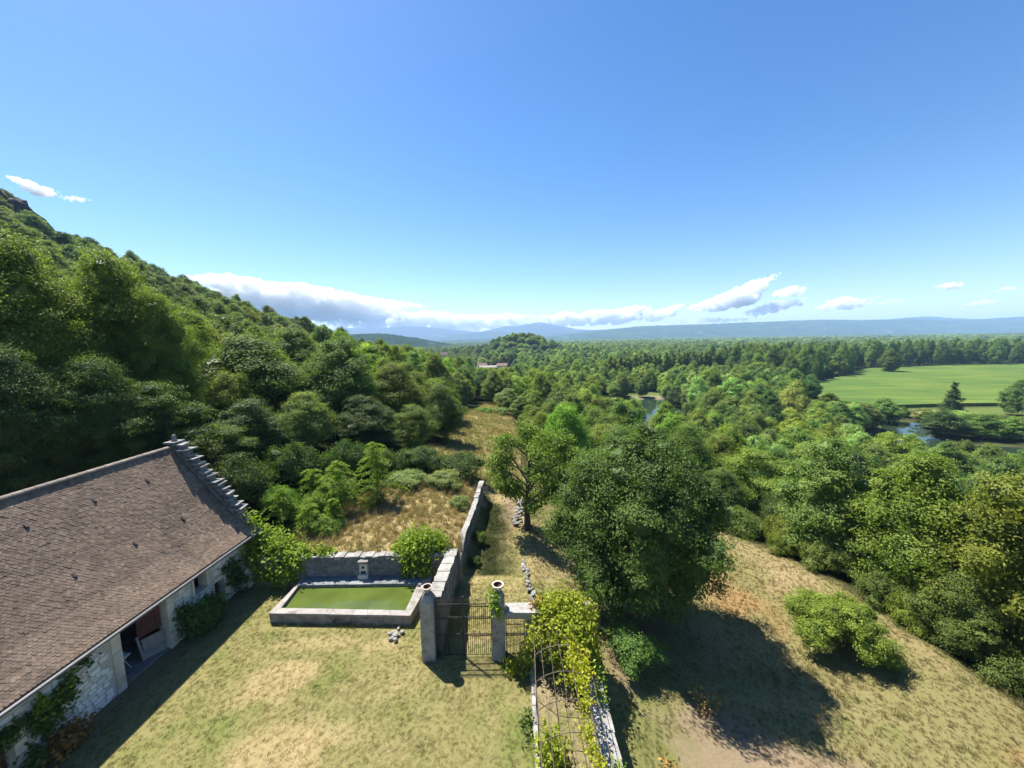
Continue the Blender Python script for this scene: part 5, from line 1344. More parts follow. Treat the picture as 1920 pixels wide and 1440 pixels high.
leaf_cloud('wall_weed', 'green weeds growing on the pale garden wall near the bottom of the photo', 'plant', [(3.1, 10.75, 1.12, .22, .3, .14, 90), (3.15, 13.4, 1.1, .16, .4, .12, 80), (3.3, 14.3, 1.1, .2, .5, .25, 160)], .13, (1.4, 1.5, .8), 15, (3.1, 11.5, 1))

tree('round_bush', 'shrub_big', 17.7, 19.5, 2.9, 5.0, (1.75, 1.65, 1.05), 'wide light green bush alone on the dry meadow right of the oak', 'bush', None, 3)
tree('round_bush', 'shrub_mid', 5.7, 17.0, 1.7, 3.2, (1.05, 1.25, 1.2), 'grey green shrub at the foot of the oak beside the garden wall', 'bush', None, 5)
for (x, y, h, w, tn, lab) in [(-9.5, 37.2, 2.6, 5.0, 'dark', 'left half of the dark bramble hedge at the back of the terrace'), (-5.2, 37.0, 2.5, 5.2, 'dark', 'right half of the dark bramble hedge, ending at the path wall'),
        (-13.5, 36.0, 2.4, 4.2, 'mid', 'low mid green bush between the saplings and the bramble hedge'), (-6.3, 33.5, 1.3, 3.6, 'grey', 'grey green low thicket before the right half of the bramble hedge'), (-9.6, 33.6, 1.2, 4.0, 'grey', 'grey green low thicket before the left half of the bramble hedge'),
        (-15.2, 27.6, 1.8, 3.0, 'bright', 'bright leafy bush above the creeper by the barn corner'), (-13.2, 25.6, 1.2, 2.4, 'bright', 'bright low bush on the terrace edge above the pool wall'), (-14.6, 30.6, 1.9, 3.4, 'pale', 'pale green bush at the foot of the left sapling'), (-18.5, 31.0, 4.2, 5.0, 'dark', 'dark shrub in the shade behind the bright saplings'), (-15.0, 33.5, 3.8, 4.6, 'dark', 'dark shrub in the shade between the two tall saplings'), (-20.5, 27.5, 4.0, 5.0, 'dark', 'dark shrub in the shade close behind the stepped gable'), (-17.6, 27.5, 2.4, 3.2, 'bright', 'bright bush pressed against the stepped gable'),  # dark tone paints the shade behind the saplings into these shrubs
        (-11.2, 29.4, 1.3, 2.0, 'olive', 'small dry olive bush at the foot of the right sapling'), (-2.6, 26.6, .9, 1.2, 'mid', 'low weeds on the path side of the long path wall'), (-4.4, 29.6, .9, 1.8, 'grey', 'low grey green bush leaning on the terrace side of the path wall'), (-2.7, 24.2, .6, .9, 'dark', 'small dark weeds at the start of the path wall'),
        (-2.3, 92, 1.6, 6, 'pale', 'pale bush at the far end of the sunny clearing'), (-7, 92, 1.0, 5, 'bright', 'yellow green low bush in the sunny clearing'),
        (20.0, 32.6, 2.2, 4.2, 'mid', 'low bush on the far meadow edge nearest the oak'), (17.4, 34.6, 2.6, 4.6, 'dark', 'dark bush on the far meadow edge behind the oak'), (22.4, 31.0, 2.4, 3.4, 'olive', 'olive bush in the gap before the pale tree'), (14.5, 40.5, 3.0, 5.0, 'olive', 'olive bush behind the right of the oak crown'), (22.6, 26.2, 2.4, 3.2, 'pale', 'pale green bush on the meadow edge below the pale meadow tree'), (23.2, 22.8, 2.0, 2.8, 'mid', 'mid green bush on the meadow edge below the left yellow green tree'), (23.6, 20.8, 2.2, 2.8, 'yel', 'yellow green bush on the meadow edge level with the lone round bush'), (24.6, 16.6, 2.2, 3.0, 'mid', 'mid green bush on the meadow edge towards the right border'), (25.4, 13.4, 2.2, 3.2, 'dark', 'dark bush on the meadow edge at the right border'), (21.4, 28.4, 2.0, 2.8, 'olive', 'olive bush on the meadow edge just left of the pale meadow tree')]:
    tree('shrub', 'shrub_mid', x, y, h, w, TONES[tn], lab, 'bush', None, int(abs(x * 31 + y * 17)) % 97); placed.append((x, y, w * .5))

def sapling(x, y, h, w, label, seed, color=(1.4, 1.5, .7)):
    """young tree of heaven: tiers of long drooping fronds of narrow leaflets"""
    r = np.random.default_rng(seed); z = float(ground(x, y)); P_, Nn, T_ = [], [], []
    stems = MB(); stems.tube([(0, 0, -.2), (.03 * h, 0, h * .5), (0, .02 * h, h * .96)], [.06, .045, .012], 6)
    for k in range(int(h * 9)):
        f = (k + .5) / int(h * 9); zz = h * (.12 + .88 * f); a = k * 2.4 + r.uniform(-.3, .3); L = w * .5 * (1.15 - .85 * f) * r.uniform(.7, 1.1)
        n = 26
        for q in range(n):
            u = (q + 1) / n; px = math.cos(a) * L * u; py = math.sin(a) * L * u; pz = zz + L * (.45 * u - .75 * u * u)
            for sg in (-1, 1, 0):
                P_.append((px - math.sin(a) * .15 * sg + r.normal(0, .05), py + math.cos(a) * .15 * sg + r.normal(0, .05), pz - .03 * abs(sg) + r.normal(0, .04))); Nn.append((r.normal(0, .4), r.normal(0, .4), 1.0)); T_.append(r.normal(.5, .18))
    V, Q, T = cards(r, np.array(P_), np.array(Nn), .17, np.clip(np.array(T_), 0, 1), .5)
    t = thing('sapling', (x, y, z), label, 'tree', 'bright saplings on the terrace')
    o = link_mesh('crown', fast_mesh('crown', V, Q, {'tint': T}), parent=t, mat=LEAF); o.color = (*color, 1)
    link_mesh('trunk', stems.mesh('trunk'), parent=t, mat=M['bark'])
sapling(-13.6, 28.6, 4.0, 5.2, 'bright feathery sapling on the terrace, the left of the two tall ones', 1)
sapling(-11.3, 30.4, 4.9, 5.2, 'tallest bright feathery sapling, standing on the terrace above the pool wall', 2)
sapling(-15.9, 29.3, 2.9, 4.6, 'bright feathery sapling low in the shade line beside the gable', 3)
sapling(-14.4, 25.6, 1.9, 3.4, 'short bright sapling just behind the creeper', 4)
sapling(-13.0, 26.4, 2.0, 2.0, 'slim bright sapling on a bare stem in the dry grass', 5)
sapling(-16.6, 26.3, 2.6, 4.0, 'bright feathery sapling against the shady gable wall', 6)
# ================================================================== woods
rs = np.random.default_rng(2024)
def frustum(x, y, m=0.0):
    az = np.arctan2(x, y); return (np.abs(az) < R_(56) + m) & (y > 5)
def project(x, y, z):
    cp, sp = math.cos(PITCH), math.sin(PITCH); zz = z - EYE[2]
    f = y * cp - zz * sp; yl = (y * sp + zz * cp) / f; xl = x / f
    c, s = math.cos(ROLL), math.sin(ROLL)
    return 960 + 721 * (c * xl - s * yl), 720 - 721 * (s * xl + c * yl), f
def woodland(x, y, rad):
    r = np.hypot(x, y)
    ok = np.ones(len(x), bool)
    for p in (MEADOW, CLEARING, TERRACE): ok &= inside(p, x, y) < -rad * .55
    ok &= ~((x > -14) & (x < 4) & (y < 36)) & ~((x > -28) & (x < 4) & (y < 25.5)) & ~((x > -12) & (x < 16) & (y < 41) & (y > 20))
    for p in PONDS: ok &= inside(p, x, y) < -rad * .4
    ok &= inside(FIELD, x, y) < -rad * .5
    ok &= inside(GRASSY, x, y) < -rad * .3
    ok &= ~((x > -34) & (x < -8) & (y > 27) & (y < 52) & (np.hypot(x + 21, (y - 40) * .9) < 15) & (rs.random(len(x)) < .8))
    ok &= inside(LAWN_FAR, x, y) < -rad * .4
    ok &= ~((np.abs(x + 22) < 26) & (y > 375) & (y < 432))
    rock = (-x + 0.25 * (y - 188) + 22 * (fbm(x, y, 40, 77) - .5) > 212) & (y > 60) & (y < 330)
    ok &= ~(rock & (rs.random(len(x)) < .82))
    for px, py, pr in placed: ok &= np.hypot(x - px, y - py) > (pr + rad) * .75
    return ok
PX, PY, PW = [], [], []
for r0, r1, sp in ((27, 150, 5.6), (150, 420, 7.4), (420, 1000, 12.0), (1000, 2000, 21.0), (2000, 4300, 36.0)):
    xs = np.arange(-r1 * .86, r1 * .86, sp); ys = np.arange(8, r1, sp)
    X, Y = np.meshgrid(xs, ys); X = X.ravel() + rs.uniform(-.42, .42, X.size) * sp; Y = Y.ravel() + rs.uniform(-.42, .42, Y.size) * sp
    R = np.hypot(X, Y); k = (R >= r0) & (R < r1) & frustum(X, Y, .02 if r0 > 100 else .25)
    X, Y = X[k], Y[k]
    w = sp * rs.uniform(1.0, 1.5, len(X)) if r0 < 400 else sp * rs.uniform(.95, 1.35, len(X))
    k = woodland(X, Y, w * .5); PX.append(X[k]); PY.append(Y[k]); PW.append(w[k])
PX, PY, PW = map(np.concatenate, (PX, PY, PW))
PZ = ground(PX, PY); PR = np.hypot(PX, PY); n = len(PX)
PH = np.clip(PW, 0, 12) * rs.uniform(.95, 1.45, n)
PH = np.where(PR > 420, np.minimum(PH, 12) * rs.uniform(.75, 1.15, n), PH)
PH = np.where(PX < -40, PH * .72, PH); PH = np.where(np.hypot((PX - 18) / 60, (PY - 640) / 70) < 1.3, PH * .7, PH)                       # scrubbier on the slope
big = fbm(PX, PY, 55, 300); PH *= (.68 + .66 * big) * rs.uniform(.85, 1.2, n)
PH = np.minimum(PH, 1.55 * PW)
# tall wood along the far side of the field, and the row of poplars
fd = inside(FIELD, PX, PY); tall = (fd > -75) & (PY > 215 + .3 * (PX - 150)) & (PX > 160) & (PX < 600) & (PR > 300)
PH = np.where(tall, rs.uniform(17, 25, n), PH); PW = np.where(tall, rs.uniform(9, 13, n), PW)
# sight lines kept open by lower growth: ponds, field, roofs of the village
def cap(az0, az1, rt, zt, frac=1.0):
    global PH
    az = np.degrees(np.arctan2(PX, PY)); k = (az > az0) & (az < az1) & (PR < rt)
    lim = EYE[2] + (zt - EYE[2]) * PR / rt - PZ
    PH = np.where(k, np.minimum(PH, np.maximum(lim, .6)), PH)
cap(18.0, 21.2, 133, -17.2); cap(45.2, 46.8, 142, -17.2); cap(37.0, 54.5, 232, -16.6); cap(-6, 0.5, 392, -13.8); cap(12, 22.5, 205, -16.5)
PW = np.where(PH < 5, np.minimum(PW, np.maximum(PH * 1.3, 3.0)), PW)
# kinds and tones
tn = fbm(PX, PY, 30, 301) * .5 + rs.random(n) * .5
names = np.array(['dark', 'mid', 'olive', 'yel', 'pale', 'grey', 'bright'])
ti = np.select([tn < .33, tn < .58, tn < .63, tn < .69, tn < .74], [0, 1, 2, 3, 4], 1)
ti = np.where((rs.random(n) < .09) & (PX > 20), 5, ti); ti = np.where((rs.random(n) < .05) & (PR < 150), 6, ti)
ti = np.where(tall, np.where(rs.random(n) < .6, 0, 1), ti)
TONEV = np.array([TONES[k] for k in names]); tone = TONEV[ti] * rs.uniform(.85, 1.30, (n, 1)) * (1.0 + .32 * sst(45, 110, PR) * sst(-60, -15, PX))[:, None] * rs.uniform(.94, 1.06, (n, 3))  # tone rises with distance: hazy valley light put into the leaf colour
kindv = np.where(rs.random(n) < .08, 1, 0)                       # 1 = locust habit
kindv = np.where(PH < 4.2, 2, kindv)                              # shrubs
# which trees show: coarse picture, nearest first
def crown_rank():
    sx, sy, f = project(PX, PY, PZ + PH * .55)
    rx = PW * .5 / np.maximum(f, 1) * 721 / 6; ry = PH * .5 / np.maximum(f, 1) * 721 / 6; cx, cyy = sx / 6, sy / 6
    global CX, CYY
    buf = np.zeros((240, 320), bool); area = np.zeros(n); CX = sx.copy(); CYY = sy.copy()
    hx, hy, hf = [], [], []
    for x, y, h, w, *_ in HAND:
        a, bq, c = project(x, y, float(ground(x, y)) + h * .55); hx.append((c, a / 6, bq / 6, w * .5 / c * 120, h * .5 / c * 120))
    a, bq, c = project(7.2, 21.2, 4.2); hx.append((c, a / 6, bq / 6, 5.3 / c * 120, 5.6 / c * 120))
    hx.sort(); hi = 0
    for i in np.argsort(f):
        while hi < len(hx) and hx[hi][0] < f[i]:
            _, a, bq, c, d = hx[hi]; hi += 1
            ya, yb, xa, xb = max(0, int(bq - d)), min(240, int(bq + d) + 1), max(0, int(a - c)), min(320, int(a + c) + 1)
            if yb <= ya or xb <= xa: continue
            yy, xx = np.mgrid[ya:yb, xa:xb]
            buf[yy, xx] |= ((xx - a) / c) ** 2 + ((yy - bq) / d) ** 2 < 1
        x0, x1, y0, y1 = int(cx[i] - rx[i]), int(cx[i] + rx[i]) + 1, int(cyy[i] - ry[i]), int(cyy[i] + ry[i]) + 1
        x0, x1, y0, y1 = max(0, x0), min(320, x1), max(0, y0), min(240, y1)
        if x1 <= x0 or y1 <= y0: continue
        yy, xx = np.mgrid[y0:y1, x0:x1]; e = ((xx - cx[i]) / max(rx[i], .5)) ** 2 + ((yy - cyy[i]) / max(ry[i], .5)) ** 2 < 1
        s = buf[y0:y1, x0:x1]; v_ = e & ~s; area[i] = v_.sum()
        if area[i]: CX[i] = xx[v_].mean() * 6; CYY[i] = yy[v_].mean() * 6
        s |= e
    return area
area = crown_rank()
order = np.argsort(-area)
n_ind = 235
ind = [i for i in order[:n_ind] if area[i] > 0]
indset = np.zeros(n, bool); indset[ind] = True
LMK = [('big oak', 1200, 960), ('thin walnut', 1000, 870), ('nearer pond', 1212, 775), ('right hand pond', 1705, 825), ('pyramid tree', 1788, 750), ('wooded knoll', 980, 640), ('pale roofed house', 920, 688), ('pale meadow tree', 1600, 930),
       ('yellow green pair', 1800, 980), ('barn finial', 320, 830), ('tallest sapling', 692, 880), ('sunny clearing', 905, 800), ('rocky peak', 30, 400), ('stepped gable', 400, 900), ('field corner', 1530, 740), ('bramble hedge', 830, 870), ('skyline end', 640, 620), ('far left edge', 20, 560), ('skyline middle', 400, 550), ('left wood edge', 735, 760), ('bright feathery tree', 1425, 880), ('far field end', 1880, 690), ('row of poplars', 1180, 690), ('pond cabin', 1300, 790)]
LMN = [q[0] for q in LMK]; LMX = np.array([q[1] for q in LMK], float); LMY = np.array([q[2] for q in LMK], float)
TW = {'dark': 'dark green', 'mid': 'mid green', 'olive': 'olive green', 'yel': 'yellow green', 'pale': 'pale green', 'grey': 'silvery grey green', 'bright': 'bright green'}
todo = []
for i in ind:
    x, y, h, w = float(PX[i]), float(PY[i]), float(PH[i]), float(PW[i]); tname = names[ti[i]]; k = int(kindv[i]); d = float(PR[i])
    shape = ['rounded', 'feathery', 'low'][k]
    sxx, syy = CX[i], CYY[i]; j = int(np.argmin(np.hypot(LMX - sxx, (LMY - syy) * 1.2))); dx, dy = sxx - LMX[j], LMY[j] - syy
    an = math.degrees(math.atan2(dy, dx)) % 360; way = ['right of', 'above and right of', 'above', 'above and left of', 'left of', 'below and left of', 'below', 'below and right of'][int((an + 22.5) // 45) % 8]
    far_ = 'close ' if math.hypot(dx, dy) < 55 else 'far ' if math.hypot(dx, dy) > 110 else ''
    lab = '%s%s %s %s %s%s the %s' % ('small ' if area[i] < 60 else 'large ' if area[i] > 200 else '', shape, TW[tname], 'tree' if k < 2 else 'shrub', far_, way, LMN[j])
    key = {0: 'broad', 1: 'locust', 2: 'shrub'}[k] + ('_hi' if d < 62 and k < 2 else '_mid')
    todo.append((lab, float(sxx), k, key, x, y, h, w, i))
ORD = ['first', 'second', 'third', 'fourth', 'fifth', 'sixth', 'seventh', 'eighth', 'ninth', 'tenth', 'eleventh', 'twelfth']
for lab, sxx, k, key, x, y, h, w, i in todo:
    same = sorted(q[1] for q in todo if q[0] == lab)
    if len(same) == 2: lab += ', the ' + ('left one' if sxx == same[0] else 'right one')
    elif len(same) > 2: lab += ', %s from left' % ORD[min(same.index(sxx), 11)]
    if len(lab.replace(',', ' ').split()) > 16: lab = lab.replace(' far ', ' ').replace(' close ', ' ').replace('small ', '').replace('large ', '')
    tree(['broadleaf_tree', 'locust_tree', 'wood_shrub'][k], key, x, y, h, w, tuple(float(v) for v in tone[i]), lab, 'tree' if k < 2 else 'bush', 'trees of the woods', int(i), z=float(PZ[i]))
r = np.random.default_rng(31)
PORD = ORD[:12] + ['thirteenth', 'fourteenth', 'fifteenth', 'sixteenth', 'seventeenth', 'eighteenth', 'nineteenth', 'twentieth', 'twenty-first', 'twenty-second', 'twenty-third', 'twenty-fourth', 'twenty-fifth', 'twenty-sixth']
for k in range(26):    # the row of poplars
    x = 66 + k * 4.1 + r.uniform(-.8, .8); y = 262 + k * 1.5 + r.uniform(-1.5, 1.5)
    tree('poplar_tree', 'poplar_mid', x, y, r.uniform(17, 20.5), r.uniform(4.6, 5.6), TONES['mid' if k % 3 else 'yel'], 'slender poplar, %s from the left in the long row behind the nearer pond' % PORD[k], 'tree', 'poplars in a row', k)

def scatter(name, P_, rot, scl, tn_, idx, meshes, mat, label=None, cat=None):
    col = bpy.data.collections.new(name + '_kinds')
    for i, me in enumerate(meshes):
        col.objects.link(bpy.data.objects.new('kind_%03d' % i, me))
    me = bpy.data.meshes.new(name); me.vertices.add(len(P_)); me.vertices.foreach_set('co', np.asarray(P_, np.float32).ravel())
    for nm, a, ty, fld in (('rot', rot, 'FLOAT_VECTOR', 'vector'), ('scl', scl, 'FLOAT_VECTOR', 'vector'), ('tone', np.concatenate([tn_, np.ones((len(tn_), 1))], 1), 'FLOAT_COLOR', 'color'), ('idx', idx, 'INT', 'value')):
        at = me.attributes.new(nm, ty, 'POINT'); at.data.foreach_set(fld, np.ascontiguousarray(a, np.int32 if ty == 'INT' else np.float32).ravel())
    me.update()
    o = bpy.data.objects.new(name, me); COL.objects.link(o)
    ng = bpy.data.node_groups.new(name, 'GeometryNodeTree')
    ng.interface.new_socket('Geometry', in_out='INPUT', socket_type='NodeSocketGeometry'); ng.interface.new_socket('Geometry', in_out='OUTPUT', socket_type='NodeSocketGeometry')
    gi, go = ng.nodes.new('NodeGroupInput'), ng.nodes.new('NodeGroupOutput')
    ci = ng.nodes.new('GeometryNodeCollectionInfo'); ci.inputs['Collection'].default_value = col; ci.inputs['Separate Children'].default_value = True; ci.inputs['Reset Children'].default_value = True
    ip = ng.nodes.new('GeometryNodeInstanceOnPoints'); ip.inputs['Pick Instance'].default_value = True
    def attr(nm, dt):
        a = ng.nodes.new('GeometryNodeInputNamedAttribute'); a.data_type = dt; a.inputs[0].default_value = nm
        return next(s for s in a.outputs if s.enabled and s.name == 'Attribute')
    ng.links.new(gi.outputs[0], ip.inputs['Points']); ng.links.new(ci.outputs[0], ip.inputs['Instance'])
    ng.links.new(attr('idx', 'INT'), ip.inputs['Instance Index']); ng.links.new(attr('rot', 'FLOAT_VECTOR'), ip.inputs['Rotation']); ng.links.new(attr('scl', 'FLOAT_VECTOR'), ip.inputs['Scale'])
    ng.links.new(ip.outputs[0], go.inputs[0])
    md = o.modifiers.new('scatter', 'NODES'); md.node_group = ng
    return tag(o, label, cat, kind='stuff')
rest = np.where(~indset)[0]
lo = rest[(PR[rest] > 230)]; mid = rest[PR[rest] <= 230]
def wood(name, ids, keys, label):
    ms, off, spans = [], [], {}
    for kk in keys:
        vs, H, W = VAR[kk]; spans[kk] = (len(ms), len(vs), H, W); ms += [v[1] for v in vs]
    kk = [keys[int(kindv[i])] if len(keys) > 1 else keys[0] for i in ids]
    idx = np.array([spans[q][0] + int(rs.integers(spans[q][1])) for q in kk]); H = np.array([spans[q][2] for q in kk]); W = np.array([spans[q][3] for q in kk])
    scl = np.stack([PW[ids] / W, PW[ids] / W, PH[ids] / H], 1); rot = np.stack([np.zeros(len(ids)), np.zeros(len(ids)), rs.uniform(0, 6.28, len(ids))], 1)
    return scatter(name, np.stack([PX[ids], PY[ids], PZ[ids]], 1), rot, scl, tone[ids], idx, ms, None, label, 'woods')
wood('woods', mid, ['broad_mid', 'locust_mid', 'shrub_mid'], 'green woods filling the slope and the valley behind the single trees')
wood('distant_woods', lo, ['broad_lo'], 'far green woods covering the plain and the knoll')
print('TREES', n, len(ind), len(mid), len(lo))

# ================================================================== grass
def tuft(seed, nb, h, spread, w):
    r = np.random.default_rng(seed); V, Q, T = [], [], []
    for k in range(nb):
        a = r.uniform(0, 6.28); d = spread * math.sqrt(r.random()); px, py = d * math.cos(a), d * math.sin(a); hh = h * r.uniform(.5, 1.2); la = r.uniform(0, 6.28); l = hh * r.uniform(.15, .9)
        tx, ty = -math.sin(la) * w, math.cos(la) * w; b = len(V)
        V += [(px - tx, py - ty, -.02), (px + tx, py + ty, -.02), (px + tx * .7 + math.cos(la) * l * .4, py + ty * .7 + math.sin(la) * l * .4, hh * .6), (px - tx * .7 + math.cos(la) * l * .4, py - ty * .7 + math.sin(la) * l * .4, hh * .6), (px + math.cos(la) * l, py + math.sin(la) * l, hh * .95)]
        Q.append((b, b + 1, b + 2, b + 3)); T.append((b + 3, b + 2, b + 4)); 
    V = np.array(V); tint = np.repeat(r.random(nb), 5)
    me = fast_mesh('tuft', V, [np.array(Q), np.array(T)], {'tint': tint}); me.materials.append(GRASSI); return me
rg = np.random.default_rng(99)
def sward(name, label, box, dens, ok, meshes, smin, smax, gain=1.0, jitter=.13):
    x0, x1, y0, y1 = box; m = int((x1 - x0) * (y1 - y0) * dens); x = rg.uniform(x0, x1, m); y = rg.uniform(y0, y1, m); k = frustum(x, y, .08) & ok(x, y); x, y = x[k], y[k]; z = ground(x, y)
    c = ground_colour(x, y) * gain * rg.uniform(1 - jitter, 1 + jitter, (len(x), 1)); s = rg.uniform(smin, smax, len(x)) * (0.7 + .6 * fbm(x, y, 1.1, 410))
    return scatter(name, np.stack([x, y, z], 1), np.stack([rg.normal(0, .08, len(x)), rg.normal(0, .08, len(x)), rg.uniform(0, 6.28, len(x))], 1), np.stack([s, s, s], 1), c, rg.integers(0, len(meshes), len(x)), meshes, GRASSI, label, 'grass')
lawn_t = [tuft(s, 16, .055, .10, .006) for s in range(4)]; hay_t = [tuft(20 + s, 20, .22, .16, .008) for s in range(4)]; tall_t = [tuft(40 + s, 26, .55, .20, .010) for s in range(3)]
lawn_ok = lambda x, y: (x > -16.6) & (x < 3.2) & (y < 22.2) & ~((x > -13.5) & (x < -4.9) & (y > 18.6)) & ~((np.abs(x + 6.2) < .15) & (np.abs(y - 18.1) < .3))
sward('lawn_grass', 'short half dried grass of the courtyard lawn', (-16.6, 3.2, 9.5, 22.2), 75, lawn_ok, lawn_t, .5, .95)
sward('path_grass', 'dry grass growing along the path past the gate', (-3.2, 1.0, 17.2, 44), 45, lambda x, y: x < 1.1, lawn_t, .6, 1.2, 1.0)
bare = lambda x, y: fbm(x, y, 2.2, 420) + .25 * fbm(x, y, .6, 421) > .36 + .45 * np.exp(-((x - 10.2) / 3.4) ** 2 - ((y - 12.2) / 1.6) ** 2)
sward('meadow_grass', 'dry straw and rust coloured grass of the meadow', (1.0, 29, 6, 42), 42, lambda x, y: (inside(MEADOW, x, y) > -.6) & bare(x, y) & ((x > 3.5) | (y > 18.2)), hay_t, .25, .55)
sward('tall_grass', 'scattered tall dry grass tussocks on the meadow', (3.7, 27, 6, 40), 1.2, lambda x, y: (inside(MEADOW, x, y) > 0) & (fbm(x, y, 3.5, 430) > .52), tall_t, .35, .8, 1.05)
sward('terrace_grass', 'tall dry grass of the terrace behind the pool wall', (-15.5, -3.4, 22.85, 36.5), 30, lambda x, y: inside(TERRACE, x, y) > -.4, hay_t + tall_t[:1], .6, 1.1, .92)
sward('clearing_grass', 'dry grass of the sunny clearing beyond the path', (-12, 2, 36, 106), 7, lambda x, y: inside(CLEARING, x, y) > -1, tall_t, .6, 1.0, .95)
def edge_ok(x, y):
    pool_f = np.abs(y - (19.0 - .047 * (x + 13.25))) < .16
    return ((x > -13.4) & (x < -5.5) & pool_f) | ((np.abs(x + 5.42) < .14) & (y > 18.8) & (y < 22)) | ((np.abs(x + 16.75) < .16) & (y < 22.5) & ~((y > 15.2) & (y < 17.6))) | ((np.abs(x - .5) < .1) & (y < 15.7)) | ((np.abs(x + 3.45) < .14) & (y > 17) & (y < 34)) | ((np.hypot(x + 4.13, y - 16.7) < .52)) | ((np.hypot(x + .83, y - 16.7) < .52))
sward('edge_grass', 'longer grass and weeds along the foot of the walls and pool', (-17, 1, 9, 34), 34, edge_ok, hay_t, .35, .85)
leaf_cloud('grass_tussock', 'orange dry tussock beside the garden wall at the bottom of the photo', 'grass tussock', [(5.35, 11.9, -.55, .32, .28, .42, 200)], .15, (1.15, .95, .6), 71, (5.35, 11.9, -.9), mat=DRYL, flat=(.6, .6, 1.5))
leaf_cloud('fallen_branches', 'heap of dry cut twigs on the meadow at the tip of the oak shade', 'brushwood', [(8.6, 15.1, -1.2, .6, .5, .16, 110), (8.2, 15.6, -1.1, .35, .3, .26, 70)], .13, (1.2, 1.1, .8), 72, (8.6, 15.2, -1.4), mat=DRYL)
# ================================================================== clouds (beyond the haze)
CLOUD_Y = 12500.0
CLOUDS = [
 ('long white cloud bank with a blue grey base above the left hillside end', [(-10154, 2091, 1860), (-9377, 2242, 1449), (-8709, 2181, 1171), (-8040, 2121, 924), (-7212, 1942, 775), (-6369, 1911, 676), (-5371, 1662, 675), (-4367, 1445, 759), (-3526, 1281, 946), (-2680, 1149, 998)], 1),
 ('low white cloud bank along the horizon above the faint mountains', [(-6292, 707, 521), (-5432, 776, 438), (-4741, 899, 392), (-4052, 988, 380), (-3371, 960, 335), (-2687, 998, 323), (-1838, 883, 308), (-985, 835, 293), (-130, 870, 295), (808, 770, 330)], 1),
 ('low broken white cloud over the horizon right of the knoll', [(893, 735, 362), (1320, 761, 355), (1748, 922, 382), (2175, 780, 374), (2602, 941, 401), (3285, 896, 423), (3965, 1052, 479), (4513, 975, 639)], 1),
 ('small white cloud between the broken bank and the rising tower cloud', [(4145, 611, 442), (4568, 806, 502), (4991, 967, 563), (5534, 1042, 773)], 0.9),
 ('white cloud rising like a ramp to the right over the far ridge', [(5641, 923, 720), (6010, 1084, 748), (6347, 1195, 776), (6681, 1323, 803), (7016, 1434, 865), (7516, 1608, 957), (8012, 1831, 1216), (8329, 1908, 1577)], 1),
 ('flat white cloud just under the right end of the ramp cloud', [(7562, 755, 586), (8062, 982, 645), (8481, 1109, 705), (8907, 1101, 833), (9380, 1160, 959)], 0.9),
 ('little white cloud right of the tip of the ramp cloud', [(8383, 1311, 1143), (8629, 1456, 1173), (8878, 1535, 1202), (9329, 1411, 1227)], 0.9),
 ('ragged white cloud over the far ridge in the right part of the sky', [(9778, 851, 717), (10113, 947, 711), (10441, 1108, 772), (10774, 1203, 733), (11095, 1030, 829), (11561, 1156, 921)], 0.8),
 ('low thin white streak on the horizon right of the ramp cloud', [(5006, 461, 393), (5689, 551, 398), (6372, 607, 403), (7230, 558, 423), (7914, 580, 479)], 0.6),
 ('small oval white cloud alone high in the right of the sky', [(13678, 1420, 1337), (13966, 1581, 1315), (14312, 1525, 1375)], 0.9),
 ('faint white cloud low near the right edge of the sky', [(14393, 839, 755), (14892, 948, 797), (15224, 1026, 808), (15602, 1003, 886)], 0.6),
 ('small faint white cloud low between the ragged one and the right edge', [(11816, 984, 884), (12182, 1079, 911), (12493, 1040, 939)], 0.6),
 ('tiny white cloud at the very right edge of the sky', [(15727, 1352, 1251), (15905, 1415, 1248), (16133, 1361, 1278)], 0.6),
 ('white cloud puff just above the rocky peak at the far left', [(-15133, 5118, 5056), (-14891, 5192, 4866), (-14617, 5063, 4674), (-14313, 4918, 4606), (-14088, 4883, 4758)], 0.9),
 ('tiny wispy cloud trailing right of the puff above the rocky peak', [(-13864, 4629, 4550), (-13566, 4639, 4467), (-13242, 4603, 4493), (-13050, 4568, 4505)], 0.7),
]
def cloud_mat(name, dens):
    m, nt, nd, lk, out = new_mat(name)
    v = N(nt, 'ShaderNodeVolumePrincipled', Density=dens, Anisotropy=0.0)
    v.inputs['Color'].default_value = (1, 1, 1, 1); v.inputs['Density Attribute'].default_value = ''
    lk.new(v.outputs[0], out.inputs['Volume'])
    return m
ctex = bpy.data.textures.new('cloud_billow', 'CLOUDS'); ctex.noise_scale = 260; ctex.noise_depth = 4
ctex2 = bpy.data.textures.new('cloud_wisp', 'CLOUDS'); ctex2.noise_scale = 70; ctex2.noise_depth = 3
IV, IF = ico(2)
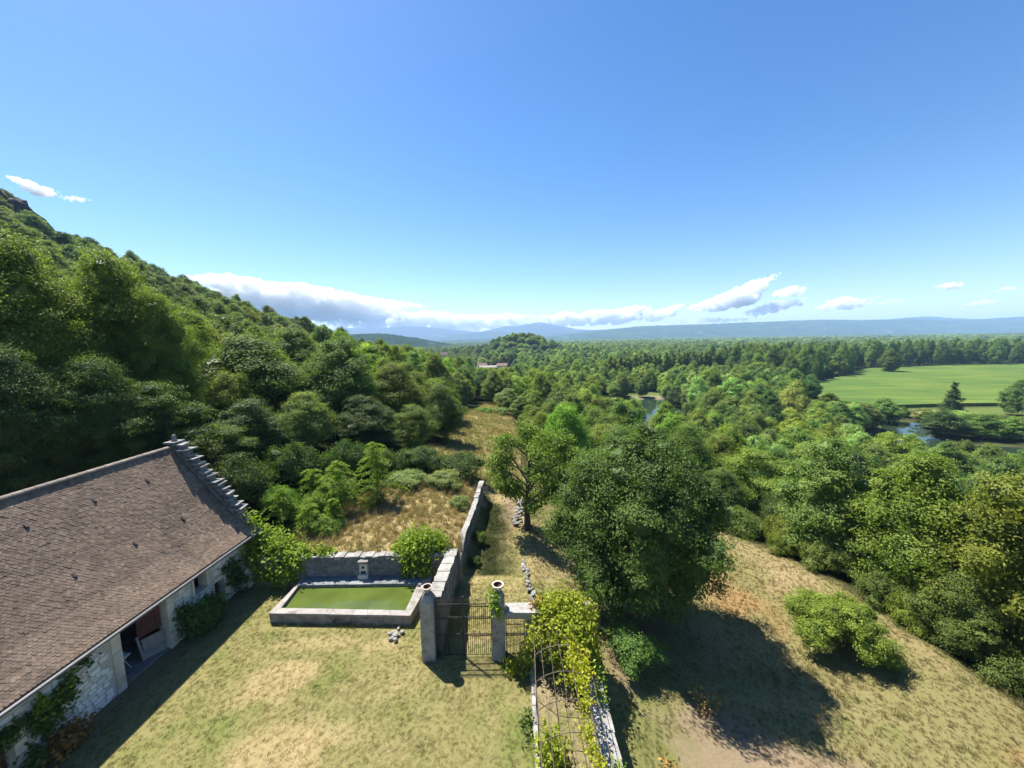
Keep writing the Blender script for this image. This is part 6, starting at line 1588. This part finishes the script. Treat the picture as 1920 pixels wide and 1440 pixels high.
for ci, (lab, prof, dk) in enumerate(CLOUDS):
    r = np.random.default_rng(500 + ci); pr = np.array(prof, float); xs = pr[:, 0]; wd = xs[-1] - xs[0]
    Vs, Fs, nb = [], [], 0
    def puff(x, y, z, rr, sq=1.0):
        global nb_
        Vs.append(IV * np.array([rr * 1.15, rr, rr * sq]) + np.array([x, y, z])); Fs.append(IF + nb)
    cnt = int(np.clip(wd / 11, 50, 620))
    for k in range(cnt):
        x = r.uniform(xs[0], xs[-1]); top = np.interp(x, xs, pr[:, 1]); bot = np.interp(x, xs, pr[:, 2]); th = max(top - bot, 60)
        edge = min(1, .35 + 2.2 * min(x - xs[0], xs[-1] - x) / wd)
        if k % 3: rr = th * r.uniform(.08, .22) * edge + 9; z = top - rr * 1.05 - r.uniform(0, .22) * th
        else: rr = th * r.uniform(.20, .34) * edge + 9; z = r.uniform(bot + rr * .55, max(top - rr, bot + rr * .6))
        puff(x, CLOUD_Y + r.normal(0, .28 * th + 60), z, rr, .8); nb += len(IV)
    V = np.concatenate(Vs); c = np.array([(xs[0] + xs[-1]) / 2, CLOUD_Y, pr[:, 2].min()])
    me = fast_mesh('cloud', V - c, np.concatenate(Fs)); me.materials.append(cloud_mat('cloud_vapour', (.0075 if wd > 5000 else .011) * dk))
    o = bpy.data.objects.new('cloud', me); o.location = c; COL.objects.link(o)
    rm = o.modifiers.new('union', 'REMESH'); rm.mode = 'VOXEL'; rm.voxel_size = 20 if wd > 2500 else 9
    dm = o.modifiers.new('billow', 'DISPLACE'); dm.texture = ctex; dm.texture_coords = 'GLOBAL'; thk = float(np.mean(pr[:, 1] - pr[:, 2])); dm.strength = min(80, thk * .28); dm.mid_level = .42
    d2 = o.modifiers.new('wisps', 'DISPLACE'); d2.texture = ctex2; d2.texture_coords = 'GLOBAL'; d2.strength = min(60, thk * .32); d2.mid_level = .42
    tag(o, lab, 'cloud', 'clouds over the horizon')
# ================================================================== air
b = MB(); b.box(-8800, 11300, -1700, 8600, -21.0, 340)
hz = b.build('haze', M['zinc']); hz.data.materials.clear()
m, nt, nd, lk, out = new_mat('haze')
pv = N(nt, 'ShaderNodeVolumePrincipled', Density=1.2e-4, Anisotropy=0.0)
pv.inputs['Color'].default_value = (0.42, 0.64, 1.0, 1)
pv.inputs['Density Attribute'].default_value = ''
lk.new(pv.outputs[0], out.inputs['Volume'])
hz.data.materials.append(m)
tag(hz, kind='stuff')
hz.display_type = 'WIRE'
